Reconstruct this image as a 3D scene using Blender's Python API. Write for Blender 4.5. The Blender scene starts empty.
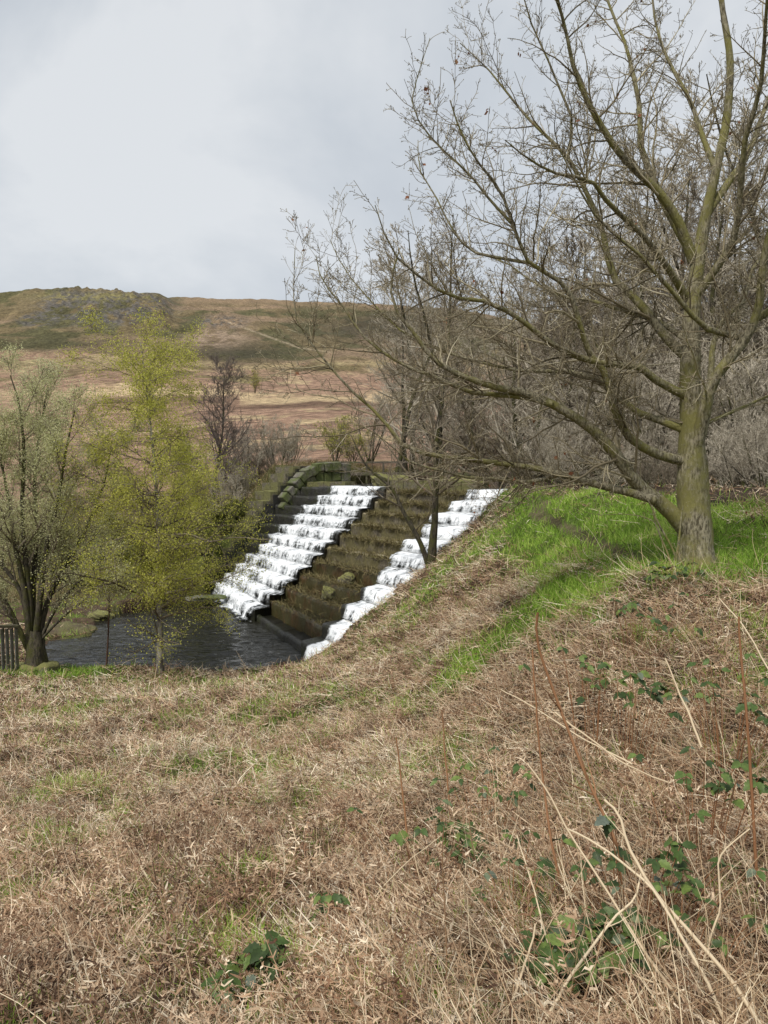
import bpy, math, random
import numpy as np
rng = np.random.default_rng(7)
random.seed(7)
SC = bpy.context.scene
COL = SC.collection
F = 740.0; HZ = 465.0
PIT = math.atan((512-HZ)/F)
CP, SP = math.cos(PIT), math.sin(PIT)

# ---------------------------------------------------------------- camera helpers (design aid: a ray and a distance -> a place)
def P(u, v, d=None, z=None):
    cx = (u-384)/F; cy = (512-v)/F
    D = np.array([cx, CP+cy*SP, -SP+cy*CP])
    return D*((d/D[1]) if d is not None else (z/D[2]))
def proj(X):
    X = np.asarray(X, float)
    fy = X[..., 1]*CP - X[..., 2]*SP
    up = X[..., 1]*SP + X[..., 2]*CP
    fy = np.where(np.abs(fy) < .05, .05, fy)
    return 384+F*X[..., 0]/fy, 512-F*up/fy, fy

# ---------------------------------------------------------------- noise
def _h(ix, iy, s):
    n = (ix.astype(np.int64)*374761393 + iy.astype(np.int64)*668265263 + s*982451653) & 0xffffffff
    n = ((n ^ (n >> 13))*1274126177) & 0xffffffff
    return ((n ^ (n >> 16)) & 0xffff)/65535.0
def vnoise(x, y, s=0):
    ix = np.floor(x); iy = np.floor(y); fx = x-ix; fy = y-iy
    fx = fx*fx*(3-2*fx); fy = fy*fy*(3-2*fy)
    a = _h(ix, iy, s); b = _h(ix+1, iy, s); c = _h(ix, iy+1, s); d = _h(ix+1, iy+1, s)
    return (a*(1-fx)+b*fx)*(1-fy)+(c*(1-fx)+d*fx)*fy
def fbm(x, y, s=0, o=4):
    r = 0; a = .5; t = 0
    for k in range(o):
        r = r+a*vnoise(x*2**k, y*2**k, s+k*17); t += a; a *= .5
    return r/t
def sstep(a, b, x):
    t = np.clip((x-a)/(b-a), 0, 1); return t*t*(3-2*t)

# ---------------------------------------------------------------- mesh helpers
def link(name, me, mat=None, parent=None, smooth=False):
    o = bpy.data.objects.new(name, me); COL.objects.link(o)
    if mat: me.materials.append(mat)
    if parent: o.parent = parent; o.matrix_parent_inverse = parent.matrix_world.inverted() if False else o.matrix_parent_inverse
    if smooth:
        me.polygons.foreach_set('use_smooth', np.ones(len(me.polygons), bool))
    return o
def mesh(name, V, Fq, attrs=None, uv=None, cols=None):
    """V (n,3); Fq list of face arrays (each (k,3) or (k,4)); attrs {name: (n,)}; uv (n,2) per vertex; cols (n,3)"""
    if not isinstance(Fq, (list, tuple)): Fq = [Fq]
    V = np.ascontiguousarray(V, np.float32)
    me = bpy.data.meshes.new(name)
    loops = np.concatenate([f.reshape(-1) for f in Fq]).astype(np.int32)
    tot = np.concatenate([np.full(len(f), f.shape[1], np.int32) for f in Fq])
    st = np.concatenate([[0], np.cumsum(tot)[:-1]]).astype(np.int32)
    me.vertices.add(len(V)); me.vertices.foreach_set('co', V.reshape(-1))
    me.loops.add(len(loops)); me.loops.foreach_set('vertex_index', loops)
    me.polygons.add(len(tot)); me.polygons.foreach_set('loop_start', st); me.polygons.foreach_set('loop_total', tot)
    me.update(calc_edges=True)
    if attrs:
        for k, a in attrs.items():
            at = me.attributes.new(k, 'FLOAT', 'POINT'); at.data.foreach_set('value', np.asarray(a, np.float32).reshape(-1))
    if cols is not None:
        at = me.attributes.new('col', 'FLOAT_COLOR', 'POINT')
        c = np.ones((len(V), 4), np.float32); c[:, :3] = cols; at.data.foreach_set('color', c.reshape(-1))
    if uv is not None:
        l = me.uv_layers.new(name='UVMap'); l.data.foreach_set('uv', np.asarray(uv, np.float32)[loops].reshape(-1))
    return me
def unit(v): return v/np.maximum(np.linalg.norm(v, axis=-1, keepdims=True), 1e-9)
def tubes_raw(Pn, R, sides, tint=None):
    n, m = Pn.shape[:2]
    T = np.empty_like(Pn); T[:, 1:-1] = Pn[:, 2:]-Pn[:, :-2]; T[:, 0] = Pn[:, 1]-Pn[:, 0]; T[:, -1] = Pn[:, -1]-Pn[:, -2]
    T = unit(T)
    ref = np.zeros((n, 1, 3)); M = unit(Pn[:, -1]-Pn[:, 0])
    ax = np.abs(M).argmin(axis=1); ref[np.arange(n), 0, ax] = 1
    S = unit(np.cross(T, np.broadcast_to(ref, T.shape))); B = np.cross(T, S)
    a = np.arange(sides)*2*math.pi/sides
    V = Pn[:, :, None]+R[:, :, None, None]*(np.cos(a)[None, None, :, None]*S[:, :, None]+np.sin(a)[None, None, :, None]*B[:, :, None])
    V = V.reshape(-1, 3)
    i = np.arange(n)[:, None, None]*m*sides; j = np.arange(m-1)[None, :, None]*sides; k = np.arange(sides)[None, None, :]
    k2 = (k+1) % sides
    q = np.stack([i+j+k, i+j+k2, i+j+sides+k2, i+j+sides+k], -1).reshape(-1, 4)
    t = np.repeat(tint if tint is not None else rng.random(n), m*sides)
    return V, q, t
class Acc:
    def __init__(s): s.V = []; s.Q = []; s.T = []; s.n = 0; s.Tr = []
    def add(s, V, q, t):
        s.V.append(V); (s.Q if q.shape[1] == 4 else s.Tr).append(q+s.n); s.T.append(t); s.n += len(V)
    def mesh(s, name):
        fs = []
        if s.Q: fs.append(np.concatenate(s.Q))
        if s.Tr: fs.append(np.concatenate(s.Tr))
        return mesh(name, np.concatenate(s.V), fs, {'tint': np.concatenate(s.T)})
def ribbon_raw(Pn, W, side, tint):
    n, m = Pn.shape[:2]
    sd = side[:, None, :] if side.ndim == 2 else side
    A = Pn-sd*W[..., None]*.5; B = Pn+sd*W[..., None]*.5
    V = np.stack([A, B], 2).reshape(-1, 3)
    i = np.arange(n)[:, None]*m*2+np.arange(m-1)[None, :]*2
    q = np.stack([i, i+1, i+3, i+2], -1).reshape(-1, 4)
    return V, q, np.repeat(tint, m*2)
def catmull(pts, rad, m):
    pts = np.asarray(pts, float); rad = np.asarray(rad, float)
    s = np.concatenate([[0], np.cumsum(np.linalg.norm(np.diff(pts, axis=0), axis=1))])
    Q = np.concatenate([[2*pts[0]-pts[1]], pts, [2*pts[-1]-pts[-2]]])
    t = np.linspace(0, s[-1], m); out = []; rr = np.interp(t, s, rad)
    for x in t:
        k = min(max(np.searchsorted(s, x, side='right')-1, 0), len(pts)-2)
        f = (x-s[k])/max(s[k+1]-s[k], 1e-9)
        p0, p1, p2, p3 = Q[k:k+4]
        out.append(.5*((2*p1)+(-p0+p2)*f+(2*p0-5*p1+4*p2-p3)*f*f+(-p0+3*p1-3*p2+p3)*f**3))
    return np.array(out), rr
def tag(o, label=None, cat=None, group=None, kind=None):
    if label: o['label'] = label
    if cat: o['category'] = cat
    if group: o['group'] = group
    if kind: o['kind'] = kind
    return o
def empty(name, loc=(0, 0, 0)):
    o = bpy.data.objects.new(name, None); COL.objects.link(o); o.location = [float(c) for c in loc]; o.empty_display_size = .2; return o

# ---------------------------------------------------------------- material helpers
def mat(name):
    m = bpy.data.materials.new(name); m.use_nodes = True
    nt = m.node_tree; b = nt.nodes['Principled BSDF']; return m, nt, b
def N(nt, t, **kw):
    n = nt.nodes.new(t)
    for k, v in kw.items():
        if k in n.inputs: n.inputs[k].default_value = v
        else: setattr(n, k, v)
    return n
def ramp(nt, stops, fac=None):
    r = nt.nodes.new('ShaderNodeValToRGB'); e = r.color_ramp.elements
    while len(e) < len(stops): e.new(.5)
    for el, (p, c) in zip(e, stops): el.position = p; el.color = (*c, 1) if len(c) == 3 else c
    if fac is not None: nt.links.new(fac, r.inputs[0])
    return r
def noise(nt, scale, detail=4, rough=.6, vec=None, dist=0):
    n = N(nt, 'ShaderNodeTexNoise', Scale=scale, Detail=detail, Roughness=rough, Distortion=dist)
    if vec is not None: nt.links.new(vec, n.inputs['Vector'])
    return n
def mix(nt, a, b, f, mode='MIX'):
    m = nt.nodes.new('ShaderNodeMix'); m.data_type = 'RGBA'; m.blend_type = mode
    for s, x in ((m.inputs['Factor'], f), (m.inputs['A'], a), (m.inputs['B'], b)):
        if hasattr(x, 'links') or hasattr(x, 'is_linked'): nt.links.new(x, s)
        elif isinstance(x, tuple): s.default_value = (*x, 1) if len(x) == 3 else x
        else: s.default_value = x
    return m.outputs['Result']
def bump(nt, b, h, strength=.5, dist=.02):
    bp = N(nt, 'ShaderNodeBump', Strength=strength, Distance=dist); nt.links.new(h, bp.inputs['Height']); nt.links.new(bp.outputs[0], b.inputs['Normal'])
def geo(nt): return N(nt, 'ShaderNodeNewGeometry').outputs['Position']
def tint_mat(name, stops, rough=.85, trans=0, nscale=None):
    m, nt, b = mat(name)
    a = N(nt, 'ShaderNodeAttribute', attribute_name='tint')
    r = ramp(nt, stops, a.outputs['Fac']); c = r.outputs[0]
    if nscale:
        nn = noise(nt, nscale, 3, .6, geo(nt)); rr = ramp(nt, [(.3, (.55, .55, .55)), (.7, (1.35, 1.35, 1.35))], nn.outputs[0])
        c = mix(nt, c, rr.outputs[0], 1.0, 'MULTIPLY')
    nt.links.new(c, b.inputs['Base Color']); b.inputs['Roughness'].default_value = rough; b.inputs['Specular IOR Level'].default_value = .25
    if trans:
        tr = N(nt, 'ShaderNodeBsdfTranslucent'); nt.links.new(c, tr.inputs[0]); ms = N(nt, 'ShaderNodeMixShader'); ms.inputs[0].default_value = trans
        nt.links.new(b.outputs[0], ms.inputs[1]); nt.links.new(tr.outputs[0], ms.inputs[2]); nt.links.new(ms.outputs[0], nt.nodes['Material Output'].inputs[0])
    return m
def bark_mat(name, c1, c2, moss=None, mossamt=.5, scale=18, lichen=None):
    m, nt, b = mat(name); g = geo(nt)
    mp = N(nt, 'ShaderNodeMapping'); mp.inputs['Scale'].default_value = (1, 1, .28); nt.links.new(g, mp.inputs[0])
    n1 = noise(nt, scale, 6, .65, mp.outputs[0]); r = ramp(nt, [(.40, c1), (.60, c2)], n1.outputs[0]); c = r.outputs[0]
    if moss:
        n2 = noise(nt, 2.3, 5, .7, g); rr = ramp(nt, [(.6-mossamt*.35, (0, 0, 0)), (.72-mossamt*.3, (1, 1, 1))], n2.outputs[0])
        c = mix(nt, c, moss, rr.outputs[0])
    if lichen:
        n3 = noise(nt, 42, 3, .6, g); rr = ramp(nt, [(.62, (0, 0, 0)), (.74, (.8, .8, .8))], n3.outputs[0]); c = mix(nt, c, lichen, rr.outputs[0])
    nt.links.new(c, b.inputs['Base Color']); b.inputs['Roughness'].default_value = .9; b.inputs['Specular IOR Level'].default_value = .2
    bump(nt, b, n1.outputs[0], .9, .02)
    return m

# ================================================================ TERRAIN
TL = P(303, 486, z=-1.05); TR = P(512, 491, z=-1.05)
BL = P(214, 592, z=-6.0); BR = P(322, 670, z=-6.0)
ZC, ZP = -1.05, -6.0
def SW(a, k):          # spillway plan position: a 0..1 from far-left wall to near-right bank, k 0 foot .. 1 crest
    a = np.asarray(a, float)[..., None]; k = np.asarray(k, float)[..., None]
    return (BL[:2]*(1-a)+BR[:2]*a)*(1-k)+(TL[:2]*(1-a)+TR[:2]*a)*k
ctl = [P(*c) for c in [
 (384,1024,2.1),(0,1024,2.35),(768,1024,1.95),(0,850,5.0),(200,850,4.5),(384,850,3.8),(600,850,3.2),(768,850,2.95),
 (0,760,9),(200,760,8),(384,760,6),(560,760,4.4),(768,760,3.75),(0,700,15),(200,700,14),(384,700,9.5),(480,700,7),(600,700,5),(768,700,4.6),
 (-60,676,20.5),(0,672,20.5),(150,670,20.8),(290,668,20.5),(384,640,16.5),(430,640,13),(480,560,18),(500,600,11),(560,600,8.6),(640,600,7.4),(768,600,7.2),
 (697,567,8.5),(560,550,13),(540,515,18.5),(500,497,26.5),(620,500,25),(768,512,21),(600,492,30),(768,492,31),(950,500,26),(950,600,7.5),(1000,700,5),
 (100,585,35),(100,560,38),(0,560,38),(200,540,40),(250,505,42),(0,500,52),(150,500,50),(300,465,46),(100,465,70),(200,560,36.5)]]
for k in (0, .15, .3, .5, .7, .85, 1.0):
    p = SW(1.04, k); ctl.append(np.array([p[0], p[1], ZP+k*(ZC-ZP)+.34*(1-k)+.30]))
for k in (0, .25, .5, .75, 1.0):
    p = SW(-.19, k); ctl.append(np.array([p[0], p[1], ZP+k*(ZC-ZP)+.75]))
ctl += [np.array(p, float) for p in [(0,0,-1.62),(0,-5,-1.4),(-5,-3,-2.8),(5,-5,-1.2),(-4,1.5,-2.75),(5,2.5,-1.4),(-8,5,-4.0),(-15,20,-5.5),(-16,12,-5.3),(-22,34,-5.3),(-30,20,-5.5),
   (2,38,-1.9),(4,46,-1.7),(9,36,-1.1),(-5,38,-.9),(20,35,-1),(20,15,-1.1),(20,0,-1),(14,46,-.6),(0,60,.3),(30,60,.5),(-30,60,-1)]]
C = np.array(ctl)
def _phi(r2): return .5*r2*np.log(r2+1e-9)
def _fit():
    n = len(C); r2 = ((C[:, None, :2]-C[None, :, :2])**2).sum(-1)
    A = np.zeros((n+3, n+3)); A[:n, :n] = _phi(r2)-np.eye(n)*.15; A[:n, n] = 1; A[:n, n+1:] = C[:, :2]; A[n, :n] = 1; A[n+1:, :n] = C[:, :2].T
    return np.linalg.solve(A, np.concatenate([C[:, 2], [0, 0, 0]]))
WR = _fit()
def near_z(x, y):
    sh = x.shape; x = x.ravel(); y = y.ravel(); out = np.empty(len(x)); n = len(C)
    for i in range(0, len(x), 40000):
        a = x[i:i+40000]; b = y[i:i+40000]
        r2 = (a[:, None]-C[None, :, 0])**2+(b[:, None]-C[None, :, 1])**2
        out[i:i+40000] = _phi(r2)@WR[:n]+WR[n]+WR[n+1]*a+WR[n+2]*b
    return out.reshape(sh)
FD = np.log([40, 60, 80, 120, 180, 290, 330, 420, 520, 600, 720, 900, 2500])
FU = [-150, 0, 60, 110, 155, 185, 250, 330, 420, 560, 900]
FV = np.array([
 [545,485,455,425,398,360,351,324,296,294,300,306,330],
 [545,485,455,425,398,358,350,322,294,293,300,306,330],
 [545,485,455,425,398,359,350,318,290,294,299,306,330],
 [540,482,454,424,398,360,349,316,291,295,300,306,330],
 [530,478,452,422,398,361,350,320,294,295,299,304,330],
 [520,474,450,420,397,364,354,330,309,303,298,302,330],
 [492,466,446,418,396,368,360,332,314,306,299,303,330],
[480,458,442,416,396,370,360,336,322,312,304,303,330],
 [482,462,448,424,402,376,366,340,320,312,306,308,335],
 [488,470,455,430,408,382,372,352,338,332,328,326,340],
 [490,472,458,432,410,385,375,355,342,336,332,330,342]], float)
def far_z(x, y):
    r = np.hypot(x, y); yd = np.maximum(y, .6*r); u = 384+F*x/yd; u = np.clip(u, FU[0], FU[-1])
    ld = np.clip(np.log(np.maximum(yd, 40)), FD[0], FD[-1])
    iu = np.clip(np.searchsorted(FU, u)-1, 0, len(FU)-2); fu = (u-np.array(FU)[iu])/(np.array(FU)[iu+1]-np.array(FU)[iu])
    fu = fu*fu*(3-2*fu)
    idd = np.clip(np.searchsorted(FD, ld)-1, 0, len(FD)-2); fd = (ld-FD[idd])/(FD[idd+1]-FD[idd])
    v = (FV[iu, idd]*(1-fd)+FV[iu, idd+1]*fd)*(1-fu)+(FV[iu+1, idd]*(1-fd)+FV[iu+1, idd+1]*fd)*fu
    cy = (512-v)/F
    z = yd*(-SP+cy*CP)/(CP+cy*SP)
    amp = sstep(60, 400, r)
    hz = z+amp*(fbm(x/38, y/38, 3, 5)-.5)*7+amp*(fbm(x/9, y/14, 9, 4)-.5)*2.2
    crag = np.exp(-((u-115)/62)**2)*sstep(395, 440, yd)*sstep(620, 520, yd)
    crag = np.maximum(crag, .8*np.exp(-((u-225)/25)**2)*np.exp(-((yd-470)/50)**2)+.8*np.exp(-((u-360)/50)**2)*np.exp(-((yd-560)/80)**2))
    hz += crag*np.abs(fbm(x/7, y/7, 21, 4)-.5)*11
    return hz
# pool outline
POOLPX = [(36,668),(34,648),(60,640),(92,636),(96,618),(150,608),(214,592)]
POOL = [P(u, v, z=-6.0)[:2] for u, v in POOLPX]+[BR[:2]+np.array([.6, .3]), P(300, 669, z=-6)[:2], P(200, 671, z=-6)[:2]]
POOL = [POOL[0]+np.array([-1.0, 0])]+POOL
POOL = np.array(POOL)
def poly_sd(x, y, poly):   # signed distance, inside negative
    d = np.full(x.shape, 1e9); ins = np.zeros(x.shape, bool); n = len(poly)
    for i in range(n):
        a = poly[i]; b = poly[(i+1) % n]; e = b-a
        t = np.clip(((x-a[0])*e[0]+(y-a[1])*e[1])/(e@e), 0, 1)
        d = np.minimum(d, np.hypot(x-a[0]-t*e[0], y-a[1]-t*e[1]))
        c = ((a[1] > y) != (b[1] > y)) & (x < (b[0]-a[0])*(y-a[1])/((b[1]-a[1]) if abs(b[1]-a[1]) > 1e-9 else 1e-9)+a[0])
        ins ^= c
    return np.where(ins, -d, d)
SPOLY = np.array([SW(-.04, -.1), SW(-.04, 1.25), SW(1.0, 1.25), SW(1.0, -.1)])
CREEK = np.array([SW(-.0, 1.2), SW(1.0, 1.2), [9, 48], [8, 60], [4, 60], [1, 48]])
def inv_sw(x, y):      # approximate inverse of SW by fixed iterations
    a = np.full(x.shape, .5); k = np.full(x.shape, .5)
    for _ in range(6):
        p = SW(a, k); ex = x-p[..., 0]; ey = y-p[..., 1]
        da = (BR[:2]-BL[:2])*(1-k)[..., None]+(TR[:2]-TL[:2])*k[..., None]
        dk = (TL[:2]-BL[:2])*(1-a)[..., None]+(TR[:2]-BR[:2])*a[..., None]
        det = da[..., 0]*dk[..., 1]-da[..., 1]*dk[..., 0]
        a = a+(ex*dk[..., 1]-ey*dk[..., 0])/det; k = k+(da[..., 0]*ey-da[..., 1]*ex)/det
        a = np.clip(a, -3, 4); k = np.clip(k, -3, 4)
    return a, k
def height(x, y):
    x = np.asarray(x, float); y = np.asarray(y, float)
    r = np.hypot(x, y)
    z = near_z(x, y)
    cov = sstep(45, 20, r)
    z = z+cov*((fbm(x*.9, y*.9, 5, 3)-.5)*.30+(fbm(x*3.0, y*3.0, 8, 3)-.5)*.19)
    w = sstep(42, 62, np.where(y > 0, y, 0)*.5+r*.5)
    w = np.maximum(w, sstep(45, 70, r))
    z = z*(1-w)+far_z(x, y)*w
    # land must not flood: keep above pool level near it
    sp = poly_sd(x, y, POOL)
    m = sp < 14
    z = np.where(m & (sp > 0), np.maximum(z, -5.98+.10*np.minimum(sp, 1.2)), z)
    z = np.where(sp < 0, np.minimum(z, -6.0+np.maximum(sp, -1)*.7), z)
    ss = poly_sd(x, y, SPOLY)
    a, k = inv_sw(x, y)
    bed = ZP+np.clip(k, 0, 1)*(ZC-ZP)-.75
    z = np.where(ss < 0, np.minimum(z, bed), z)
    sc = poly_sd(x, y, CREEK)
    z = np.where(sc < 0, np.minimum(z, -1.15+np.maximum(sc, -1)*.8), z)
    return z

MOOR = {}
def ellip(u, v, cu, cv, ru, rv): return np.exp(-(((u-cu)/ru)**2+((v-cv)/rv)**2))
GREEN_POLYS = [np.array(p, float) for p in [
  [(497,497),(520,489),(620,494),(700,503),(810,513),(800,585),(742,592),(700,588),(640,575),(600,556),(560,566),(540,590),(515,560),(500,548),(480,560),(455,578),(430,600),(405,622),(398,616),(430,585),(470,550),(500,520)],
  [(640,560),(610,600),(560,612),(530,640),(500,655),(470,690),(445,688),(480,650),(515,625),(530,590),(560,580),(610,565)]]]
def ground_mask(x, y, z):
    jit2 = (fbm(x*4.5, y*4.5, 37, 2)-.5)*36
    """returns green amount, path amount of the near ground at world points"""
    u, v, d = proj(np.stack([x, y, z], -1))
    g = np.zeros(x.shape)
    jit = (fbm(x*1.1, y*1.1, 31, 3)-.5)*60
    for p in GREEN_POLYS:
        sd = poly_sd(u, v, p); g = np.maximum(g, sstep(13, -12, sd+jit*.7+jit2))
    # smaller patches
    for (cu, cv, ru, rv, s) in [(60,672,80,9,.9),(200,683,40,5,.6),(585,618,30,12,.8),(735,560,50,25,1),(690,690,40,16,.4),(640,640,26,14,.4),(360,700,50,12,.5),(120,820,14,9,.9),(120,918,28,14,.6),(240,938,26,12,.6),(590,820,60,30,.35),(740,900,30,40,.5),(320,905,20,12,.4),(470,760,40,20,.3),(280,690,30,8,.4),(225,765,40,12,.25)]:
        g = np.maximum(g, s*sstep(.25, .8, ellip(u, v, cu, cv, ru, rv)+jit*.004))
    g = np.maximum(g, .5*sstep(.54, .72, fbm(x*1.9, y*1.9, 133, 3)))
    front = (y > .5) & (d < 31)
    g = np.where(front, g, .25)
    # beyond the frame on the right the plateau stays grassy
    g = np.where((x > 3) & (u > 790) & (y > 5) & (y < 17), 1, g)
    g = np.where((y < 1) & (fbm(x*.4, y*.4, 77, 3) > .5), .5, g)
    pathline = [(545,504,13),(536,514,16),(552,522,18),(575,533,20),(600,546,19),(640,560,15)]
    pa = np.zeros(x.shape)
    for (a, b) in zip(pathline[:-1], pathline[1:]):
        ax, ay, aw = a; bx, by, bw = b; ex, ey = bx-ax, by-ay
        t = np.clip(((u-ax)*ex+(v-ay)*ey)/(ex*ex+ey*ey), 0, 1)
        dd = np.hypot(u-ax-t*ex, (v-ay-t*ey)*2.2)
        pa = np.maximum(pa, sstep(1.0, .35, dd/(aw+(bw-aw)*t)+jit*.006))
    pa = np.where(front, pa, 0)
    return g, pa

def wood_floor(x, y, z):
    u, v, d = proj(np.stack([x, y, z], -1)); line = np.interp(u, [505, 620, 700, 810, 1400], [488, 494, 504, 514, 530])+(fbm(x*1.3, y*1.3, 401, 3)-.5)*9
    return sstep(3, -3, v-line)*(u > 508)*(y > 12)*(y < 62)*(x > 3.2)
def build_terrain():
    th = np.concatenate([np.radians(np.linspace(-180, -48, 60)[:-1]), np.arctan(np.linspace(-1.11, 1.11, 1000)), np.radians(np.linspace(48, 180, 60)[1:-1])])
    rr = np.concatenate([np.geomspace(.4, 17, 330)[:-1], np.linspace(17, 44, 240)[:-1], np.geomspace(44, 640, 330)[:-1], np.geomspace(640, 2600, 40)])
    R_, T_ = np.meshgrid(rr, th, indexing='ij')
    x = R_*np.sin(T_); y = R_*np.cos(T_); z = height(x, y)
    g, pa = ground_mask(x, y, z)
    u, v, d = proj(np.stack([x, y, z], -1))
    # colours (intrinsic vegetation / soil; litter base painted dark as shade under the strands)
    lit = np.array([.11, .075, .05]); turf = np.array([.12, .17, .04]); mud = np.array([.15, .13, .07])
    c = lit[None, None]*(.7+.7*fbm(x*2, y*2, 41, 4))[..., None]
    c = c*(1-g[..., None])+turf*(.8+.5*fbm(x, y, 44, 3))[..., None]*g[..., None]
    c = c*(1-.95*pa[..., None])+mud*.95*pa[..., None]
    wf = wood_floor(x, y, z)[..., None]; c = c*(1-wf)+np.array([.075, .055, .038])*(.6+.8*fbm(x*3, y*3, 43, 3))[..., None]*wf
    # beyond: bank of the pool and the moor
    r = np.hypot(x, y); n1 = fbm(x/6, y/6, 51, 4); n2 = fbm(x/25, y/60, 61, 4); n3 = fbm(x/2.2, y/2.2, 71, 3); n4 = fbm(x/14, y/30, 81, 5)
    bank = np.array([.12, .115, .045])*(.6+.9*n3)[..., None]
    sp = poly_sd(x, y, POOL)
    wb = sstep(30.5, 33, y)*sstep(60, 40, y)
    c = c*(1-wb[..., None])+bank*wb[..., None]
    pink = np.array([.30, .195, .135]); straw = np.array([.44, .335, .20]); brown = np.array([.13, .08, .055]); olive = np.array([.17, .15, .065]); dgreen = np.array([.085, .085, .038])
    def blend(base, col, m): return base*(1-m[..., None])+col*m[..., None]
    moor = np.broadcast_to(pink, c.shape)*(.45+1.05*n3)[..., None]
    moor = blend(moor, straw*(.75+.4*n3[..., None]), sstep(.62, .78, n1+.25*(n2-.5)))
    moor = blend(moor, olive, .8*sstep(.58, .7, n4)*sstep(200, 240, np.maximum(r, 1)))
    # named bands across the moor (distance bands of vegetation)
    vv = v+(n4-.5)*14+(n1-.5)*5
    inF = (d > 60)
    strawband = np.exp(-((vv-392-6*(u > 240))/5.0)**2)*(.55+.45*sstep(60, 110, u))
    moor = blend(moor, straw*1.12*(.85+.3*n3[..., None]), np.where(inF, np.clip(strawband*1.1, 0, 1), 0))
    brownband = np.exp(-((vv-(403+.012*(u-230)))/4.2)**2)*sstep(85, 130, u)*(.4+.6*sstep(.4, .55, n2))
    moor = blend(moor, brown, np.where(inF, np.clip(brownband, 0, .9), 0))
    tanband = np.exp(-((vv-364)/8)**2)*sstep(.42, .55, n1+.1)
    moor = blend(moor, np.array([.30, .25, .13]), np.where(inF, .75*tanband, 0))
    dk = np.exp(-((v-370-(n1-.5)*12)/7)**2)*sstep(.5, .62, n4)
    moor = blend(moor, np.array([.13, .10, .05]), np.where(inF, .7*dk, 0))
    wm = sstep(40, 58, y)
    c = blend(c, moor, wm)
    grn = (sstep(.5, .62, fbm(x/5, y/5, 88, 3))*np.exp(-((v-545)/18)**2)*sstep(330, 240, u))
    c = blend(c, np.array([.13, .18, .045]), np.where(y > 30, .8*grn, 0))
    # the hill
    foot = 352+np.interp(u, [0, 100, 150, 200, 245, 300, 330, 420], [0, 1, 6, 10, 14, 10, 8, 10])
    hm = sstep(foot+2, foot-2, v+(n1-.5)*6)*sstep(230, 285, d)
    hm = np.where(y > 100, hm, 0); hm = np.maximum(hm, sstep(330, 400, r)*(np.abs(u-384) > 500))
    hn = fbm(x/16, y/26, 91, 5); hn2 = fbm(x/5, y/8, 93, 4); hn3 = fbm(x/45, y/60, 95, 4)
    hill = np.array([.18, .14, .075])*(.45+1.0*hn2)[..., None]
    hill = blend(hill, dgreen*(.6+.8*hn2)[..., None], sstep(.46, .56, hn)*.8)
    hill = blend(hill, np.array([.26, .185, .12])*(.7+.6*hn2)[..., None], sstep(.54, .68, hn3)*.85)
    hill = blend(hill, np.array([.055, .05, .03]), np.clip(.9*ellip(u, v, 235, 352, 62, 12)*(.4+1.2*hn2)+.5*ellip(u, v, 80, 345, 90, 8), 0, .92))
    hill = blend(hill, np.array([.06, .052, .035])*(.5+hn2)[..., None], np.clip(1.2*ellip(u, v, 400, 328, 80, 15)*(.5+hn2), 0, .9))
    hill = blend(hill, np.array([.28, .21, .15])*(.7+.6*hn2)[..., None], np.clip(1.2*ellip(u, v, 215, 338, 30, 9), 0, .85)*sstep(.4, .5, hn2))
    hill = blend(hill, np.array([.22, .20, .09]), np.clip(ellip(u, v, 95, 296, 60, 4)*1.1, 0, .8))
    cragm = np.clip(2.2*(ellip(u, v, 75, 305, 28, 13)+ellip(u, v, 135, 305, 32, 13)+.8*ellip(u, v, 110, 314, 40, 10)+.9*ellip(u, v, 222, 322, 20, 5)+ellip(u, v, 35, 320, 14, 6)), 0, 1)*sstep(.42, .56, fbm(x/3, y/4, 97, 4))
    hill = blend(hill, np.array([.13, .12, .11])*(.2+1.3*fbm(x/1.7, y/3, 98, 3))[..., None], cragm*.9)
    top = sstep(312, 300, v)*sstep(170, 190, u)
    hill = blend(hill, np.array([.27, .19, .12])*(.7+.6*hn2)[..., None], top*.8)
    # a worn track down the hill
    tr = np.zeros(u.shape)
    tl = [(228,322),(250,330),(272,338),(300,348),(330,352)]
    for a, b in zip(tl[:-1], tl[1:]):
        e = np.array(b, float)-a; t = np.clip(((u-a[0])*e[0]+(v-a[1])*e[1])/(e@e), 0, 1)
        tr = np.maximum(tr, sstep(1.2, .3, np.hypot(u-a[0]-t*e[0], v-a[1]-t*e[1])))
    hill = blend(hill, np.array([.42, .34, .24]), tr*.5)
    c = blend(c, hill, hm)
    nr, nt_ = R_.shape
    V = np.stack([x, y, z], -1).reshape(-1, 3)
    V = np.concatenate([V, [[0, 0, float(height(np.array([0.]), np.array([0.]))[0])]]])
    i = np.arange(nr-1)[:, None]*nt_+np.arange(nt_)[None]
    i2 = np.arange(nr-1)[:, None]*nt_+(np.arange(nt_)[None]+1) % nt_
    q = np.stack([i, i2, i2+nt_, i+nt_], -1).reshape(-1, 4)[:, ::-1]
    k = np.arange(nt_); tri = np.stack([np.full(nt_, len(V)-1), (k+1) % nt_, k], -1)
    cc = np.concatenate([c.reshape(-1, 3), [lit]])
    me = mesh('ground', V, [q, tri], cols=cc)
    m, nt, b = mat('moor_ground')
    at = N(nt, 'ShaderNodeAttribute', attribute_name='col'); g_ = geo(nt)
    n0 = noise(nt, .55, 10, .74, g_); n1_ = noise(nt, 34, 6, .7, g_)
    r0 = ramp(nt, [(.36, (.28, .26, .24)), (.5, (.95, .95, .95)), (.64, (1.7, 1.7, 1.65))], n0.outputs[0])
    r1 = ramp(nt, [(.35, (.35, .33, .32)), (.65, (1.5, 1.5, 1.5))], n1_.outputs[0])
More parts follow.
